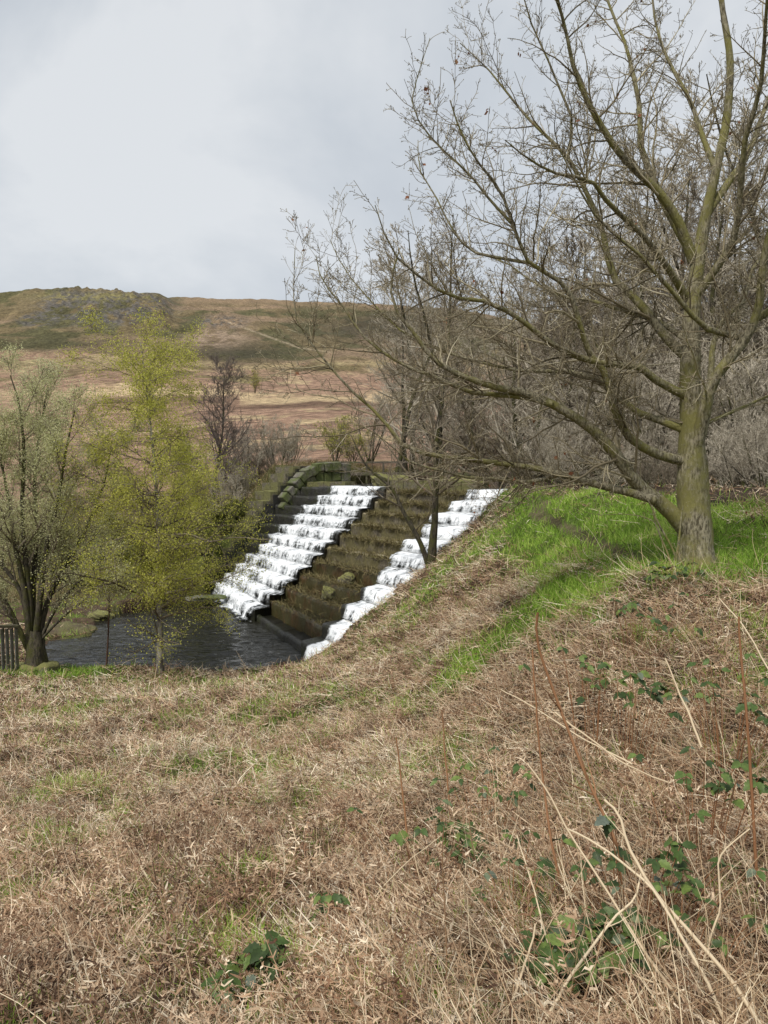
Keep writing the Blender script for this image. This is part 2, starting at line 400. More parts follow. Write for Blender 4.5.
    c1 = mix(nt, at.outputs['Color'], r0.outputs[0], .8, 'MULTIPLY'); c2 = mix(nt, c1, r1.outputs[0], .6, 'MULTIPLY')
    nt.links.new(c2, b.inputs['Base Color']); b.inputs['Roughness'].default_value = .95; b.inputs['Specular IOR Level'].default_value = .1
    ad = N(nt, 'ShaderNodeMath', operation='ADD'); nt.links.new(n0.outputs[0], ad.inputs[0]); nt.links.new(n1_.outputs[0], ad.inputs[1])
    bump(nt, b, n0.outputs[0], 1.0, .5)
    tag(link('ground', me, m, smooth=True), kind='structure')
build_terrain()
_HG = {}
def hz(x, y): return height(np.atleast_1d(np.asarray(x, float)), np.atleast_1d(np.asarray(y, float)))
def on_ground(u, d, dz=0):
    x = (u-384)/F*d; z = hz(x, d)[0]; return np.array([x, d, z+dz])

# ================================================================ WATER
def grid_q(nu, nv):
    i = np.arange(nu-1)[:, None]*nv+np.arange(nv-1)[None]
    return np.stack([i, i+nv, i+nv+1, i+1], -1).reshape(-1, 4)
def water_mats():
    m, nt, b = mat('pool_water')
    g = geo(nt); mp = N(nt, 'ShaderNodeMapping'); mp.inputs['Scale'].default_value = (.8, 2.4, 1); mp.inputs['Rotation'].default_value = (0, 0, .25); nt.links.new(g, mp.inputs[0])
    n1 = noise(nt, 2.4, 4, .55, mp.outputs[0], .5)
    n2 = noise(nt, .5, 3, .5, g)
    b.inputs['Base Color'].default_value = (.018, .017, .011, 1); b.inputs['Roughness'].default_value = .06; b.inputs['IOR'].default_value = 1.33
    bump(nt, b, n1.outputs[0], .6, .15)
    # white water
    w, nt, b = mat('white_water')
    uv = N(nt, 'ShaderNodeUVMap').outputs[0]
    mp = N(nt, 'ShaderNodeMapping'); mp.inputs['Scale'].default_value = (85, 5.5, 1); nt.links.new(uv, mp.inputs[0])
    n1 = noise(nt, 1.0, 5, .65, mp.outputs[0], .5)
    mp2 = N(nt, 'ShaderNodeMapping'); mp2.inputs['Scale'].default_value = (26, 16, 1); nt.links.new(uv, mp2.inputs[0])
    n2 = noise(nt, 1.0, 5, .7, mp2.outputs[0], .3)
    at = N(nt, 'ShaderNodeAttribute', attribute_name='thin')
    mm = N(nt, 'ShaderNodeMath', operation='MULTIPLY_ADD'); nt.links.new(n1.outputs[0], mm.inputs[0]); mm.inputs[1].default_value = .6
    m3 = N(nt, 'ShaderNodeMath', operation='MULTIPLY'); nt.links.new(n2.outputs[0], m3.inputs[0]); m3.inputs[1].default_value = .4
    nt.links.new(m3.outputs[0], mm.inputs[2])
    sb = N(nt, 'ShaderNodeMath', operation='SUBTRACT'); nt.links.new(mm.outputs[0], sb.inputs[0]); nt.links.new(at.outputs['Fac'], sb.inputs[1])
    al = ramp(nt, [(.32, (0, 0, 0)), (.44, (1, 1, 1))], sb.outputs[0])
    cr = ramp(nt, [(.36, (.20, .21, .21)), (.45, (.50, .52, .54)), (.55, (.88, .90, .92))], sb.outputs[0])
    nt.links.new(cr.outputs[0], b.inputs['Base Color']); b.inputs['Roughness'].default_value = .45
    nt.links.new(al.outputs[0], b.inputs['Alpha'])
    b.inputs['Subsurface Weight'].default_value = 0
    bump(nt, b, mm.outputs[0], .6, .06)
    return m, w
M_POOL, M_FOAM = water_mats()
def flat_poly(name, pts, z, m, kind='structure'):
    V = np.array([[p[0], p[1], z] for p in pts]); me = bpy.data.meshes.new(name); me.from_pydata(V.tolist(), [], [list(range(len(pts)))]); me.update()
    # subdivide-free: a calm sheet, waves come from the material
    o = link(name, me, m); tag(o, kind=kind); return o
def wavy(name, poly, z, m, dx=.08, amp=.055):
    x0, y0 = poly.min(0)-1; x1, y1 = poly.max(0)+1
    X, Y = np.meshgrid(np.arange(x0, x1, dx), np.arange(y0, y1, dx), indexing='ij')
    Z = z+(fbm(X*1.5+Y*.4, Y*3.2-X*.5, 301, 3)-.5)*amp*2+(fbm(X*.5, Y*.9, 305, 2)-.5)*amp
    V = np.stack([X, Y, Z], -1).reshape(-1, 3); q = grid_q(*X.shape); c = V[q].mean(1); keep = poly_sd(c[:, 0], c[:, 1], poly) < .9
    q = q[keep]; used = np.unique(q); idx = np.zeros(len(V), int); idx[used] = np.arange(len(used))
    o = link(name, mesh(name, V[used], idx[q]), m, smooth=True); tag(o, kind='structure'); return o
ctr = POOL.mean(0); big = ctr+(POOL-ctr)*1.0
ext = [p+unit(p-ctr)*.9 for p in POOL]
wavy('water', POOL, -6.0, M_POOL)
flat_poly('water', [SW(-.02, 1.03), SW(1.02, 1.03), [10, 48], [9, 60], [3, 60], [0, 48]], ZC-.02, M_POOL)

# ================================================================ SPILLWAY
NS = 11
def m_stone(name, c1, c2, moss, amt, wet=.5, scale=5, top=None):
    m, nt, b = mat(name); g = geo(nt)
    n1 = noise(nt, scale, 8, .7, g); n2 = noise(nt, 1.3, 6, .7, g)
    r = ramp(nt, [(.3, c1), (.7, c2)], n1.outputs[0]); k = ramp(nt, [(.55-amt*.3, (0, 0, 0)), (.68-amt*.3, (1, 1, 1))], n2.outputs[0])
    c = mix(nt, r.outputs[0], moss, k.outputs[0])
    n3 = noise(nt, 22, 4, .7, g); rr = ramp(nt, [(.3, (.4, .4, .4)), (.7, (1.4, 1.4, 1.4))], n3.outputs[0]); c = mix(nt, c, rr.outputs[0], .8, 'MULTIPLY')
    if top:   # moss that grows only where a stone faces up
        sx = N(nt, 'ShaderNodeSeparateXYZ'); nt.links.new(N(nt, 'ShaderNodeNewGeometry').outputs['Normal'], sx.inputs[0])
        ma = N(nt, 'ShaderNodeMath', operation='MULTIPLY_ADD'); nt.links.new(n1.outputs[0], ma.inputs[0]); ma.inputs[1].default_value = .9; nt.links.new(sx.outputs[2], ma.inputs[2])
        k2 = ramp(nt, [(.85, (0, 0, 0)), (1.0, (1, 1, 1))], ma.outputs[0]); c = mix(nt, c, top, k2.outputs[0])
    nt.links.new(c, b.inputs['Base Color']); b.inputs['Roughness'].default_value = wet
    bump(nt, b, n1.outputs[0], .8, .08); return m
M_WET = m_stone('wet_dark_stone', (.012, .012, .011), (.05, .047, .04), (.03, .032, .014), .25, .35)
M_LEDGE = m_stone('mossy_step_stone', (.07, .06, .04), (.22, .185, .13), (.14, .12, .05), .5, .7, 5, (.30, .26, .16))
M_RUST = m_stone('peat_stained_stone', (.035, .018, .008), (.14, .085, .035), (.07, .062, .025), .5, .3, 3)
M_MOSSY = m_stone('moss_covered_stone', (.05, .045, .035), (.22, .19, .14), (.15, .145, .055), .5, .9, 7, (.19, .185, .06))
M_GREY = m_stone('weathered_gritstone', (.09, .085, .07), (.24, .22, .18), (.10, .12, .035), .45, .85)
def zk(k): return ZP+np.clip(k, 0, 1.0)*(ZC-ZP)
def step_mesh(a0, a1, i, drop, lip, mat_, parent, ins=0):
    """one step: riser, nosing and tread with closed ends, along the step line"""
    k0 = i/NS; k1 = (i+1)/NS+.012; z1 = ZP+(i+1)/NS*(ZC-ZP)-drop; zb = z1-(ZC-ZP)/NS-.9
    kk = k0+ins
    prof = [(kk, zb), (kk, z1-.30), (kk+.001, z1-.12), (kk+.003, z1-.02), (kk+.012, z1)]
    if lip: prof += [(kk+.022, z1), (kk+.026, z1-lip), (k1, z1-lip), (k1, zb)]
    else: prof += [(kk+.05, z1-.01), (k1, z1-.01), (k1, zb)]
    prof = np.array(prof); na = 60; aa = np.linspace(a0, a1, na)
    A = np.repeat(aa[:, None], len(prof), 1); K = np.repeat(prof[None, :, 0], na, 0); Z = np.repeat(prof[None, :, 1], na, 0).copy()
    # blockwork irregularity
    s = np.repeat(np.floor(aa*22+i*.5)[:, None], len(prof), 1)
    j = _h(s, np.full_like(s, i), 5)-.5
    K = K+j*(.016 if mat_ in (M_LEDGE, M_RUST) else .006); Z[:, 2:-1] += (_h(s, np.full_like(s, i), 9)[:, 2:-1]-.5)*.05+(vnoise(A[:, 2:-1]*90, Z[:, 2:-1]*3, i)-.5)*.03
    xy = SW(A, K); V = np.concatenate([xy, Z[..., None]], -1).reshape(-1, 3)
    q = grid_q(na, len(prof)); L = len(prof)
    caps = [np.arange(L)[None, ::-1], (np.arange(L)+(na-1)*L)[None]]
    me = mesh('step', V, [q]+caps)
    return link('step', me, mat_, parent)
sp_root = empty('stepped_spillway', (0, 0, 0)); tag(sp_root, 'broad stone stepped spillway carrying two white cascades down into the dark pool', 'spillway')
AL0 = lambda k: .0+.22*np.clip(k, 0, 1)**1.2     # left edge of left cascade
AR0 = lambda k: .505-.045*np.clip(k, 0, 1)+.03*np.sin(np.pi*np.clip(k, 0, 1))
AM = .495
for i in range(NS):
    step_mesh(-.03, AM, i, 0, 0, M_WET, sp_root)
    lo = i <= 3
    step_mesh(AM, .87, i, .10 if i > 3 else .22, .16 if i > 2 else .1, M_LEDGE if i > 4 else (M_RUST if i > 0 else M_WET), sp_root, ins=.012)
    step_mesh(.87, 1.05, i, .02, 0, M_WET, sp_root)
# crest slab
def prism(pts2, z0, z1, name, m, parent=None, jit=0):
    n = len(pts2); V = [[p[0], p[1], z0+(random.random()-.5)*jit] for p in pts2]+[[p[0], p[1], z1+(random.random()-.5)*jit] for p in pts2]
    fs = [list(range(n))[::-1], [n+i for i in range(n)]]+[[i, (i+1) % n, n+(i+1) % n, n+i] for i in range(n)]
    me = bpy.data.meshes.new(name); me.from_pydata([[float(c) for c in v] for v in V], [], fs); me.update()
    return link(name, me, m, parent)
def rock_mesh(name, sx, sy, sz, seed, sub=3, rough=.35):
    import bmesh
    bm = bmesh.new(); bmesh.ops.create_icosphere(bm, subdivisions=sub, radius=1)
    V = np.array([v.co[:] for v in bm.verts])
    n = fbm(V[:, 0]*1.5+seed*3.1+V[:, 2], V[:, 1]*1.5-seed*1.7-V[:, 2]*1.3, seed, 4)
    V = np.sign(V)*np.abs(V)**.72
    n = n+.25*(fbm(V[:, 0]*6+V[:, 2]*4, V[:, 1]*6-V[:, 2]*3, seed+9, 3)-.5)
    V = V*(1+(n[:, None]-.5)*rough*2)*np.array([sx, sy, sz])
    for v, p in zip(bm.verts, V): v.co = p
    me = bpy.data.meshes.new(name); bm.to_mesh(me); bm.free(); return me
M_SLOT = M_GREY
c0 = SW(-.03, 1.0); c1 = SW(1.03, 1.0); c2 = SW(1.03, 1.035); c3 = SW(-.03, 1.035)
# low mossy parapet stones between and beside the two notches
sill = []
for (a0, a1, h) in [(.0, .24, .22), (.47, .86, .34)]:
    nseg = max(int((a1-a0)/.06), 1)
    for s in range(nseg):
        q0 = a0+(a1-a0)*s/nseg; q1 = a0+(a1-a0)*(s+.96)/nseg
        prism([SW(q0, 1.0), SW(q1, 1.0), SW(q1, 1.10), SW(q0, 1.10)], ZC-.5, ZC+h+random.uniform(-.04, .05), 'sill_block', M_MOSSY, sp_root, .03)

def cascade(fa0, fa1, label):
    na = 150; pr = []
    dk = 1/NS; dz = (ZC-ZP)/NS
    pr.append((1.10, ZC+.02, .1)); pr.append((1.03, ZC+.06, .05))
    for i in range(NS-1, -1, -1):
        k0 = i*dk; z1 = ZP+(i+1)*dz
        if i < NS-1: pr.append((k0+.82*dk, z1+.10, -.04)); pr.append((k0+.5*dk, z1+.07, -.02))
        pr += [(k0+.15*dk, z1+.06, -.05), (k0-.04*dk, z1+.045, -.06), (k0-.13*dk, z1-.06, .0), (k0-.20*dk, z1-.18, .04), (k0-.30*dk, z1-.30, .05)]
    pr += [(-.03, ZP+.06, -.02), (-.055, ZP+.06, .08), (-.09, ZP+.055, .15), (-.13, ZP+.05, .24)]
    pr = np.array(pr); L = len(pr)
    t = np.linspace(0, 1, na)
    K = np.repeat(pr[None, :, 0], na, 0); Tt = np.repeat(t[:, None], L, 1)
    si = np.round(np.clip((K+.02)*NS, 0, NS)); jl = (_h(si, si*0, 41)-.5)*.035; jr = (_h(si, si*0, 43)-.5)*.022*(label == 'left')
    A = (fa0(K)+jl)*(1-Tt)+(fa1(K)+jr)*Tt
    Z = np.repeat(pr[None, :, 1], na, 0)
    arc = np.concatenate([[0], np.cumsum(np.hypot(np.diff(pr[:, 0])*7, np.diff(pr[:, 1])))])
    ARC = np.repeat(arc[None], na, 0)
    nz = fbm(A*60, ARC*2.2, 13, 4)-.5
    lo = (fbm(A*16, K*9, 53, 2)-.5); K = K-nz*.022-lo*.02; Z = Z+nz*.05
    xy = SW(A, K); V = np.concatenate([xy, Z[..., None]], -1).reshape(-1, 3)
    edge = np.minimum(Tt, 1-Tt)
    thin = np.repeat(pr[None, :, 2], na, 0)+.16*sstep(.14, 0, edge)+(fbm(A*34, ARC*.7, 23, 3)-.5)*.30+.0
    thin = thin+(.10*sstep(.30, 0, Tt) if label == 'left' else 0)
    me = mesh('water', V, grid_q(na, L), {'thin': thin.reshape(-1)}, uv=np.stack([A*1.0, ARC/2.0], -1).reshape(-1, 2))
    o = link('water', me, M_FOAM, smooth=True); tag(o, kind='structure'); return o
cascade(AL0, AR0, 'left'); 
cascade(lambda k: .935-.085*np.clip(k*2.2, 0, 1)+.03*np.clip((k-.7)/.3, 0, 1), lambda k: 1.03+0*k, 'right')

# retaining wall up the left flank: stepped mossy blocks
wall = empty('flank_wall', tuple([*SW(-.05, .5), -4.0])); tag(wall, 'stepped mossy stone flank wall climbing beside the left cascade', 'wall')
def add_part(o, root):  # keep world placement when parenting to a located empty
    o.parent = root; o.matrix_parent_inverse.identity(); o.location = o.location-root.location if False else o.location
    me = o.data
    if me.users == 1:
        n = len(me.vertices); co = np.empty(n*3, np.float32); me.vertices.foreach_get('co', co)
        co = co.reshape(-1, 3)-np.array(root.location, np.float32); me.vertices.foreach_set('co', co.reshape(-1)); me.update()
    return o
for i in range(13):
    k0 = i/NS-.05; k1 = (i+1)/NS-.02; zt = ZP+(i+1)/NS*(ZC-ZP)+.62
    if zt > -.1: zt = -.1+.04*(i-10)
    for s, (b0, b1, dzz) in enumerate([(-.035, -.085, 0), (-.087, -.145, -.05)]):
        o = prism([SW(b0, k0), SW(b1, k0), SW(b1, k1), SW(b0, k1)], zt-2.2-dzz, zt+random.uniform(-.06, .06)+dzz, 'wall_course', M_MOSSY if s else M_MOSSY, None, .05)
        add_part(o, wall)
    o = prism([SW(-.028, k0+.03), SW(-.036, k0+.03), SW(-.036, k1+.03), SW(-.028, k1+.03)], zt-2.4, zt-.14, 'wall_face', M_WET, None); add_part(o, wall)
pier = empty('coping_block', tuple([*SW(-.06, 1.15), 0])); tag(pier, 'large sloping mossy coping stones capping the top of the flank wall', 'wall cap')
cop = [P(282, 497, 36.4), P(293, 484, 36.7), P(303, 473, 37.1), P(314, 466, 37.5), P(330, 464.5, 38), P(349, 464, 38.5)]
COPING_LATER = cop

def rock(u, v, d, s, seed, m, label, name='boulder', rz=0):
    me = rock_mesh(name, *s, seed, 5, .6); o = link(name, me, m, None, True); o.location = [float(c) for c in P(u, v, d)]; o.rotation_euler = (0, 0, rz); tag(o, label, 'rock'); return o
rock(70, 636, 26.2, (.85, .7, .34), 3, m_stone('brown_boulder', (.05, .035, .02), (.14, .10, .055), (.13, .12, .04), .5, .8, 8), 'rounded brown mossy boulder at the left edge of the pool')
rock(101, 617, 28.5, (.5, .35, .2), 4, M_MOSSY, 'small yellow mossy rock on the far pool edge')
rock(205, 598, 31.5, (.75, .4, .12), 5, M_GREY, 'pale flat slab at the waterline behind the tall birch')
rock(346, 580, 27.2, (.24, .22, .22), 7, M_MOSSY, 'mossy stone perched on the brown ledges between the cascades, upper one')
rock(328, 594, 26.0, (.22, .2, .24), 8, M_MOSSY, 'mossy stone standing on the brown ledges between the cascades, lower one')
rock(392, 482, 37, (.9, .6, .4), 9, M_MOSSY, 'mossy boulder at the crest right of the left cascade')
rock(455, 484, 35, (1.3, .6, .35), 11, M_MOSSY, 'long mossy boulder at the crest left of the right cascade')

# ================================================================ TREES
def grow(Pp, Rp, nch, tr, ang, lr, m, wig, up, rr=.62, rmin=.002, drop=0, taper=.2, kr=.017, tl=.55, lref=0):
    """children polylines on parents. Pp (n,m0,3)"""
    n, m0 = Pp.shape[:2]
    L = np.linalg.norm(np.diff(Pp, axis=1), axis=2).sum(1)
    t = rng.uniform(tr[0], tr[1], (n, nch)); t.sort(axis=1)
    x = t*(m0-1); k = np.minimum(x.astype(int), m0-2); f = (x-k)[..., None]
    ii = np.arange(n)[:, None]
    pos = Pp[ii, k]*(1-f)+Pp[ii, k+1]*f; T = unit(Pp[ii, k+1]-Pp[ii, k]); R0 = Rp[ii, k]*(1-f[..., 0])+Rp[ii, k+1]*f[..., 0]
    rv = rng.normal(size=T.shape); perp = unit(rv-(rv*T).sum(-1, keepdims=True)*T)
    an = np.radians(rng.uniform(ang[0], ang[1], (n, nch)))[..., None]
    D = unit(np.cos(an)*T+np.sin(an)*perp+np.array([0, 0, up*.6]))
    ln = L[:, None]*lr*(1-tl*t)*rng.uniform(.55, 1.25, (n, nch))
    pos = pos.reshape(-1, 3); D = D.reshape(-1, 3); ln = ln.reshape(-1); R0 = R0.reshape(-1)
    if lref:
        kp = rng.random(len(ln)) < np.repeat(L, nch)/lref; pos, D, ln, R0 = pos[kp], D[kp], ln[kp], R0[kp]
    out = np.empty((len(pos), m, 3)); out[:, 0] = pos; st = ln/(m-1)
    for j in range(1, m):
        D = unit(D+rng.normal(size=D.shape)*wig+np.array([0, 0, up*.3-drop*j/m]))
        out[:, j] = out[:, j-1]+D*st[:, None]
    r0 = np.maximum(np.minimum(R0*rr, ln*kr+.0012), rmin)
    R = r0[:, None]*np.linspace(1, taper, m)[None]; R = np.maximum(R, rmin*.7)
    return out, R
def buds(Ptips, size, acc):
    n = len(Ptips); o = np.array([[0, 0, 1.6], [1, 0, 0], [-.5, .87, 0], [-.5, -.87, 0]])*size
    V = (Ptips[:, None]+o[None]*rng.uniform(.6, 1.3, (n, 1, 1))).reshape(-1, 3)
    b = np.arange(n)[:, None, None]*4; f = np.array([[0, 1, 2], [0, 2, 3], [0, 3, 1], [1, 3, 2]])[None]
    acc.add(V, (b+f).reshape(-1, 3), np.repeat(rng.random(n), 4))
def leaves(Pp, npp, size, spread, name, parent, m, droop=0, base=.15, aspect=.75):
    n, mm = Pp.shape[:2]; t = rng.uniform(base, 1, (n, npp)); x = t*(mm-1); k = np.minimum(x.astype(int), mm-2); f = (x-k)[..., None]; ii = np.arange(n)[:, None]
    p = (Pp[ii, k]*(1-f)+Pp[ii, k+1]*f).reshape(-1, 3)+rng.normal(size=(n*npp, 3))*spread
    a = unit(rng.normal(size=p.shape)+np.array([0, 0, -droop])); b = unit(np.cross(a, rng.normal(size=p.shape)))
    s = size*rng.uniform(.5, 1.3, (len(p), 1))
    V = np.stack([p, p+a*s*.5+b*s*aspect*.5, p+a*s, p+a*s*.5-b*s*aspect*.5], 1).reshape(-1, 3)
    q = np.arange(len(p)*4).reshape(-1, 4)
    me = mesh(name, V, [q], {'tint': np.repeat(rng.random(len(p)), 4)})
    o = link(name, me, m, None); return o

M_OAK = bark_mat('oak_bark', (.085, .072, .045), (.34, .305, .21), (.21, .195, .07), .45, 44, (.34, .33, .28))
M_OAKTW = tint_mat('oak_twigs', [(0, (.10, .082, .05)), (.5, (.23, .19, .12)), (.8, (.36, .31, .20)), (1, (.58, .52, .38))], .8)
M_DARKB = bark_mat('dark_bark', (.03, .026, .02), (.10, .085, .06), (.07, .07, .02), .4, 18, (.22, .22, .19))
M_BIRCH = bark_mat('birch_bark', (.10, .085, .065), (.46, .43, .38), None, .5, 9)
M_TWIGB = tint_mat('brown_twigs', [(0, (.10, .08, .055)), (.6, (.22, .18, .13)), (1, (.36, .31, .24))], .85)
M_TWIGG = tint_mat('pale_twigs', [(0, (.22, .19, .145)), (.6, (.45, .40, .31)), (1, (.70, .63, .51))], .85)
M_LEAFB = tint_mat('birch_leaves', [(0, (.34, .36, .05)), (.5, (.54, .54, .10)), (1, (.74, .70, .20))], .6, .5)
M_LEAFW = tint_mat('willow_catkins', [(0, (.42, .43, .20)), (.5, (.60, .60, .32)), (1, (.78, .76, .48))], .7, .5)
M_LEAFO = tint_mat('shrub_leaves', [(0, (.07, .085, .02)), (.5, (.14, .155, .04)), (1, (.24, .24, .075))], .7, .3)
M_DEADL = tint_mat('dead_oak_leaves', [(0, (.16, .06, .03)), (.6, (.30, .13, .07)), (1, (.42, .24, .13))], .8, .2)
M_DARKG = tint_mat('ivy_leaves', [(0, (.015, .03, .01)), (1, (.06, .09, .03))], .6)

# ---- the big oak, limbs laid out by hand
TD = 8.5
def limb(pts, r0, r1, dy, m=14, d0=TD):
    n = len(pts); X0 = pts[0][0]; out = []
    for i, (u, v) in enumerate(pts):
        s = math.hypot(u-pts[0][0], v-pts[0][1])/F*TD
        d = d0+dy*s; out.append(P(u, v, d))
    rad = np.linspace(0, 1, n)**.8*(r1-r0)+r0
    return catmull(out, rad, m)
oak = empty('oak_tree', on_ground(697, TD)); tag(oak, 'large bare oak with mossy trunk and wide low limbs standing on the grass at right', 'tree')
tr_pts = [(701,592),(699,575),(697,560),(695,530),(693,495),(692,460),(691,420),(690,380),(691,340),(693,300),(700,250),(706,215),(716,170),(727,115),(730,60),(722,5),(716,-60),(722,-130)]
tr_rad = [.29,.235,.20,.183,.168,.155,.118,.108,.10,.09,.072,.058,.05,.042,.036,.03,.02,.01]
tp, trd = catmull([P(u, v, TD) for u, v in tr_pts], tr_rad, 60)
V, q, t = tubes_raw(tp[None], trd[None], 20)
nn = fbm(V[:, 0]*14+V[:, 1]*9, V[:, 2]*5, 3, 4)-.5
cen = np.repeat(tp, 20, 0); V = V+(V-cen)*nn[:, None]*.35
# root flare
fl = sstep(tp[0, 2]+.55, tp[0, 2], V[:, 2]); angv = np.arctan2(V[:, 1]-cen[:, 1], V[:, 0]-cen[:, 0])
V = V+(V-cen)*(fl*(.45+.40*np.sin(angv*4+1)))[:, None]
trunkV = (V, q, t)
L = [
 # low left limb and its two long arms
 limb([(684,528),(664,505),(646,493),(633,479),(613,451),(600,437),(584,423),(552,404),(521,392),(499,388),(462,376),(433,359),(415,334),(393,305),(393,272),(400,248)], .098, .006, -.12, 22),
 limb([(552,404),(530,398),(506,395),(470,392),(440,379),(400,363),(364,337),(342,305),(322,280),(316,255)], .04, .004, .12, 16, TD-.3),
 limb([(655,500),(636,494),(615,489),(580,480),(556,472),(514,465),(473,460),(426,454),(400,443),(382,418),(353,392),(327,363),(302,330),(294,305),(295,248)], .055, .0035, .05, 22, TD-.15),
 limb([(560,474),(530,482),(500,478),(470,478),(440,470),(410,462),(385,440),(360,425)], .028, .004, -.2, 12, TD),
 limb([(690,462),(670,458),(650,451),(629,437),(615,413),(612,395),(608,381),(600,365),(589,353),(580,325),(568,290),(548,274),(529,263),(513,225),(500,190),(480,165),(462,135),(450,100)], .062, .006, -.25, 24),
 limb([(513,225),(490,200),(470,175),(443,150),(425,130),(412,105),(418,75),(430,38)], .017, .003, -.1, 12, TD-.5),
 limb([(690,432),(678,423),(653,421),(633,409),(615,395),(598,378),(570,372),(545,371),(521,371),(480,362),(440,350),(400,330),(370,300),(345,270),(330,240)], .052, .004, .3, 18),
 limb([(690,398),(678,392),(657,381),(640,367),(605,364),(573,355),(545,339),(514,315),(480,300),(451,297),(425,280),(400,261),(385,235),(375,205)], .056, .004, -.35, 18),
 limb([(692,362),(667,339),(650,315),(633,297),(615,280),(606,250),(601,225),(585,190),(568,158),(545,135),(525,115),(505,90),(486,67),(460,43)], .062, .005, .2, 20),
 limb([(693,262),(680,225),(659,192),(635,170),(616,149),(592,110),(580,85),(572,62),(563,19),(545,-30),(520,-80)], .06, .008, -.2, 18),
 limb([(690,250),(668,211),(650,172),(640,144),(640,110),(632,70),(625,43),(606,-5),(600,-60)], .055, .01, .3, 16),
 limb([(568,158),(572,120),(560,90),(548,60),(530,20),(520,-20)], .02, .006, -.1, 10, TD+.3),
 limb([(529,263),(500,258),(470,250),(450,225),(435,195),(420,170),(418,140)], .02, .004, .3, 12, TD-.5),
 # right fork
 limb([(692,470),(694,452),(702,425),(709,390),(720,370),(737,350),(750,332),(760,300),(762,270),(770,230),(785,180),(800,120)], .092, .02, -.25, 18),
 limb([(742,338),(725,334),(709,330),(688,311),(672,290),(661,280),(640,255),(615,235),(592,211),(575,180),(560,150)], .04, .006, -.3, 14, TD-.3),
 limb([(709,392),(712,360),(713,343),(722,320),(744,301),(752,270),(775,240),(800,215)], .04, .012, .3, 12),
 limb([(758,318),(790,300),(830,290),(880,270),(930,230)], .045, .01, -.3, 10, TD-.3),
 limb([(702,425),(725,415),(768,396),(800,385),(850,372),(900,380)], .022, .006, .3, 10),
 limb([(706,215),(730,180),(750,150),(768,100),(790,60),(800,0)], .05, .012, .2, 12),
 limb([(716,170),(700,130),(690,100),(668,60),(655,20),(650,-40)], .035, .01, .3, 12),
 limb([(693,300),(715,270),(735,235),(740,190),(745,140),(760,90),(765,30),(770,-40)], .05, .012, -.4, 14),
 limb([(688,300),(664,262),(640,232),(610,205),(590,180),(560,175),(530,160),(505,140)], .045, .005, -.5, 14),
 limb([(691,345),(660,322),(620,310),(590,300),(560,296),(530,280),(505,262),(480,255)], .035, .005, .6, 14),
 limb([(721,0),(700,-30),(670,-70),(640,-120)], .022, .008, 0, 8),
]
la = Acc(); la.add(*trunkV)
oakP = empty  # placeholder name kept simple
allP = []; allR = []
for p, r in L:
    V, q, t = tubes_raw(p[None], r[None], 9); la.add(V, q, t)
    # resample all to 14 points
    i = np.linspace(0, len(p)-1, 14); k = np.minimum(i.astype(int), len(p)-2); f = (i-k)[:, None]
    allP.append(p[k]*(1-f)+p[k+1]*f); allR.append(r[k]*(1-f[:, 0])+r[k+1]*f[:, 0])
# basal shoots and the small broken stem beside the trunk
for pts, r0 in [([(672,585),(670,560),(662,540),(655,522),(652,505)], .014), ([(678,575),(674,552),(657,521),(650,503),(640,495)], .016), ([(655,522),(640,516),(620,514),(600,515),(585,512)], .006), ([(676,560),(679,540),(681,520),(683,505)], .018)]:
    p, r = limb(pts, r0, r0*.4, 0, 10, TD-.25); V, q, t = tubes_raw(p[None], r[None], 6); la.add(V, q, t)
oak_tr = link('trunk', la.mesh('trunk'), M_OAK, None, True); add_part(oak_tr, oak)
LP = np.array(allP); LR = np.array(allR)
tw = Acc()
A0, R0_ = grow(LP, LR, 7, (.22, .92), (30, 65), .40, 14, .11, .05, .5, .004, kr=.010, tl=.7, lref=3.0)
i14 = A0.shape[0]; BP = np.concatenate([LP, A0]); BR_ = np.concatenate([LR, R0_])
A1, R1 = grow(BP, BR_, 24, (.12, 1), (32, 75), .30, 10, .12, .06, .5, .0032, kr=.011, tl=.6, lref=2.5)
A1x, R1x = grow(BP, BR_, 34, (.12, 1), (30, 70), .10, 7, .12, .2, .4, .0025, lref=4.0)
A2, R2 = grow(A1, R1, 14, (.12, 1), (30, 70), .42, 8, .11, .08, .62, .0026, lref=1.05)
A3, R3 = grow(A2, R2, 8, (.15, 1), (30, 65), .45, 6, .12, .14, .65, .0021, lref=.5)
A3b, R3b = grow(A1x, R1x, 7, (.2, 1), (30, 60), .50, 6, .12, .15, .7, .0021, lref=.5)
A4, R4 = grow(A3, R3, 3, (.3, 1), (30, 60), .55, 4, .12, .15, .8, .0019, lref=.3)
tw.add(*tubes_raw(A0, R0_, 7))
for a, r, s in ((A1, R1, 6), (A1x, R1x, 5), (A2, R2, 4), (A3, R3, 3), (A3b, R3b, 3), (A4, R4, 3)): tw.add(*tubes_raw(a, r, s))
tips = np.concatenate([A2[:, -1], A3[:, -1], A3b[:, -1], A4[:, -1], A3[:, 3], A4[:, 2]]); buds(tips, .0050, tw)
print('oak twigs', len(A0), len(A1), len(A2), len(A3), len(A3b), len(A4))
o = link('crown', tw.mesh('crown'), M_OAKTW); add_part(o, oak)
sel = rng.choice(len(A3), 70, replace=False)
o = leaves(A3[sel], 2, .05, .01, 'dead_leaves', oak, M_DEADL, .5); add_part(o, oak)
mt = rock_mesh('moss_collar', .40, .36, .16, 31, 4, .3)

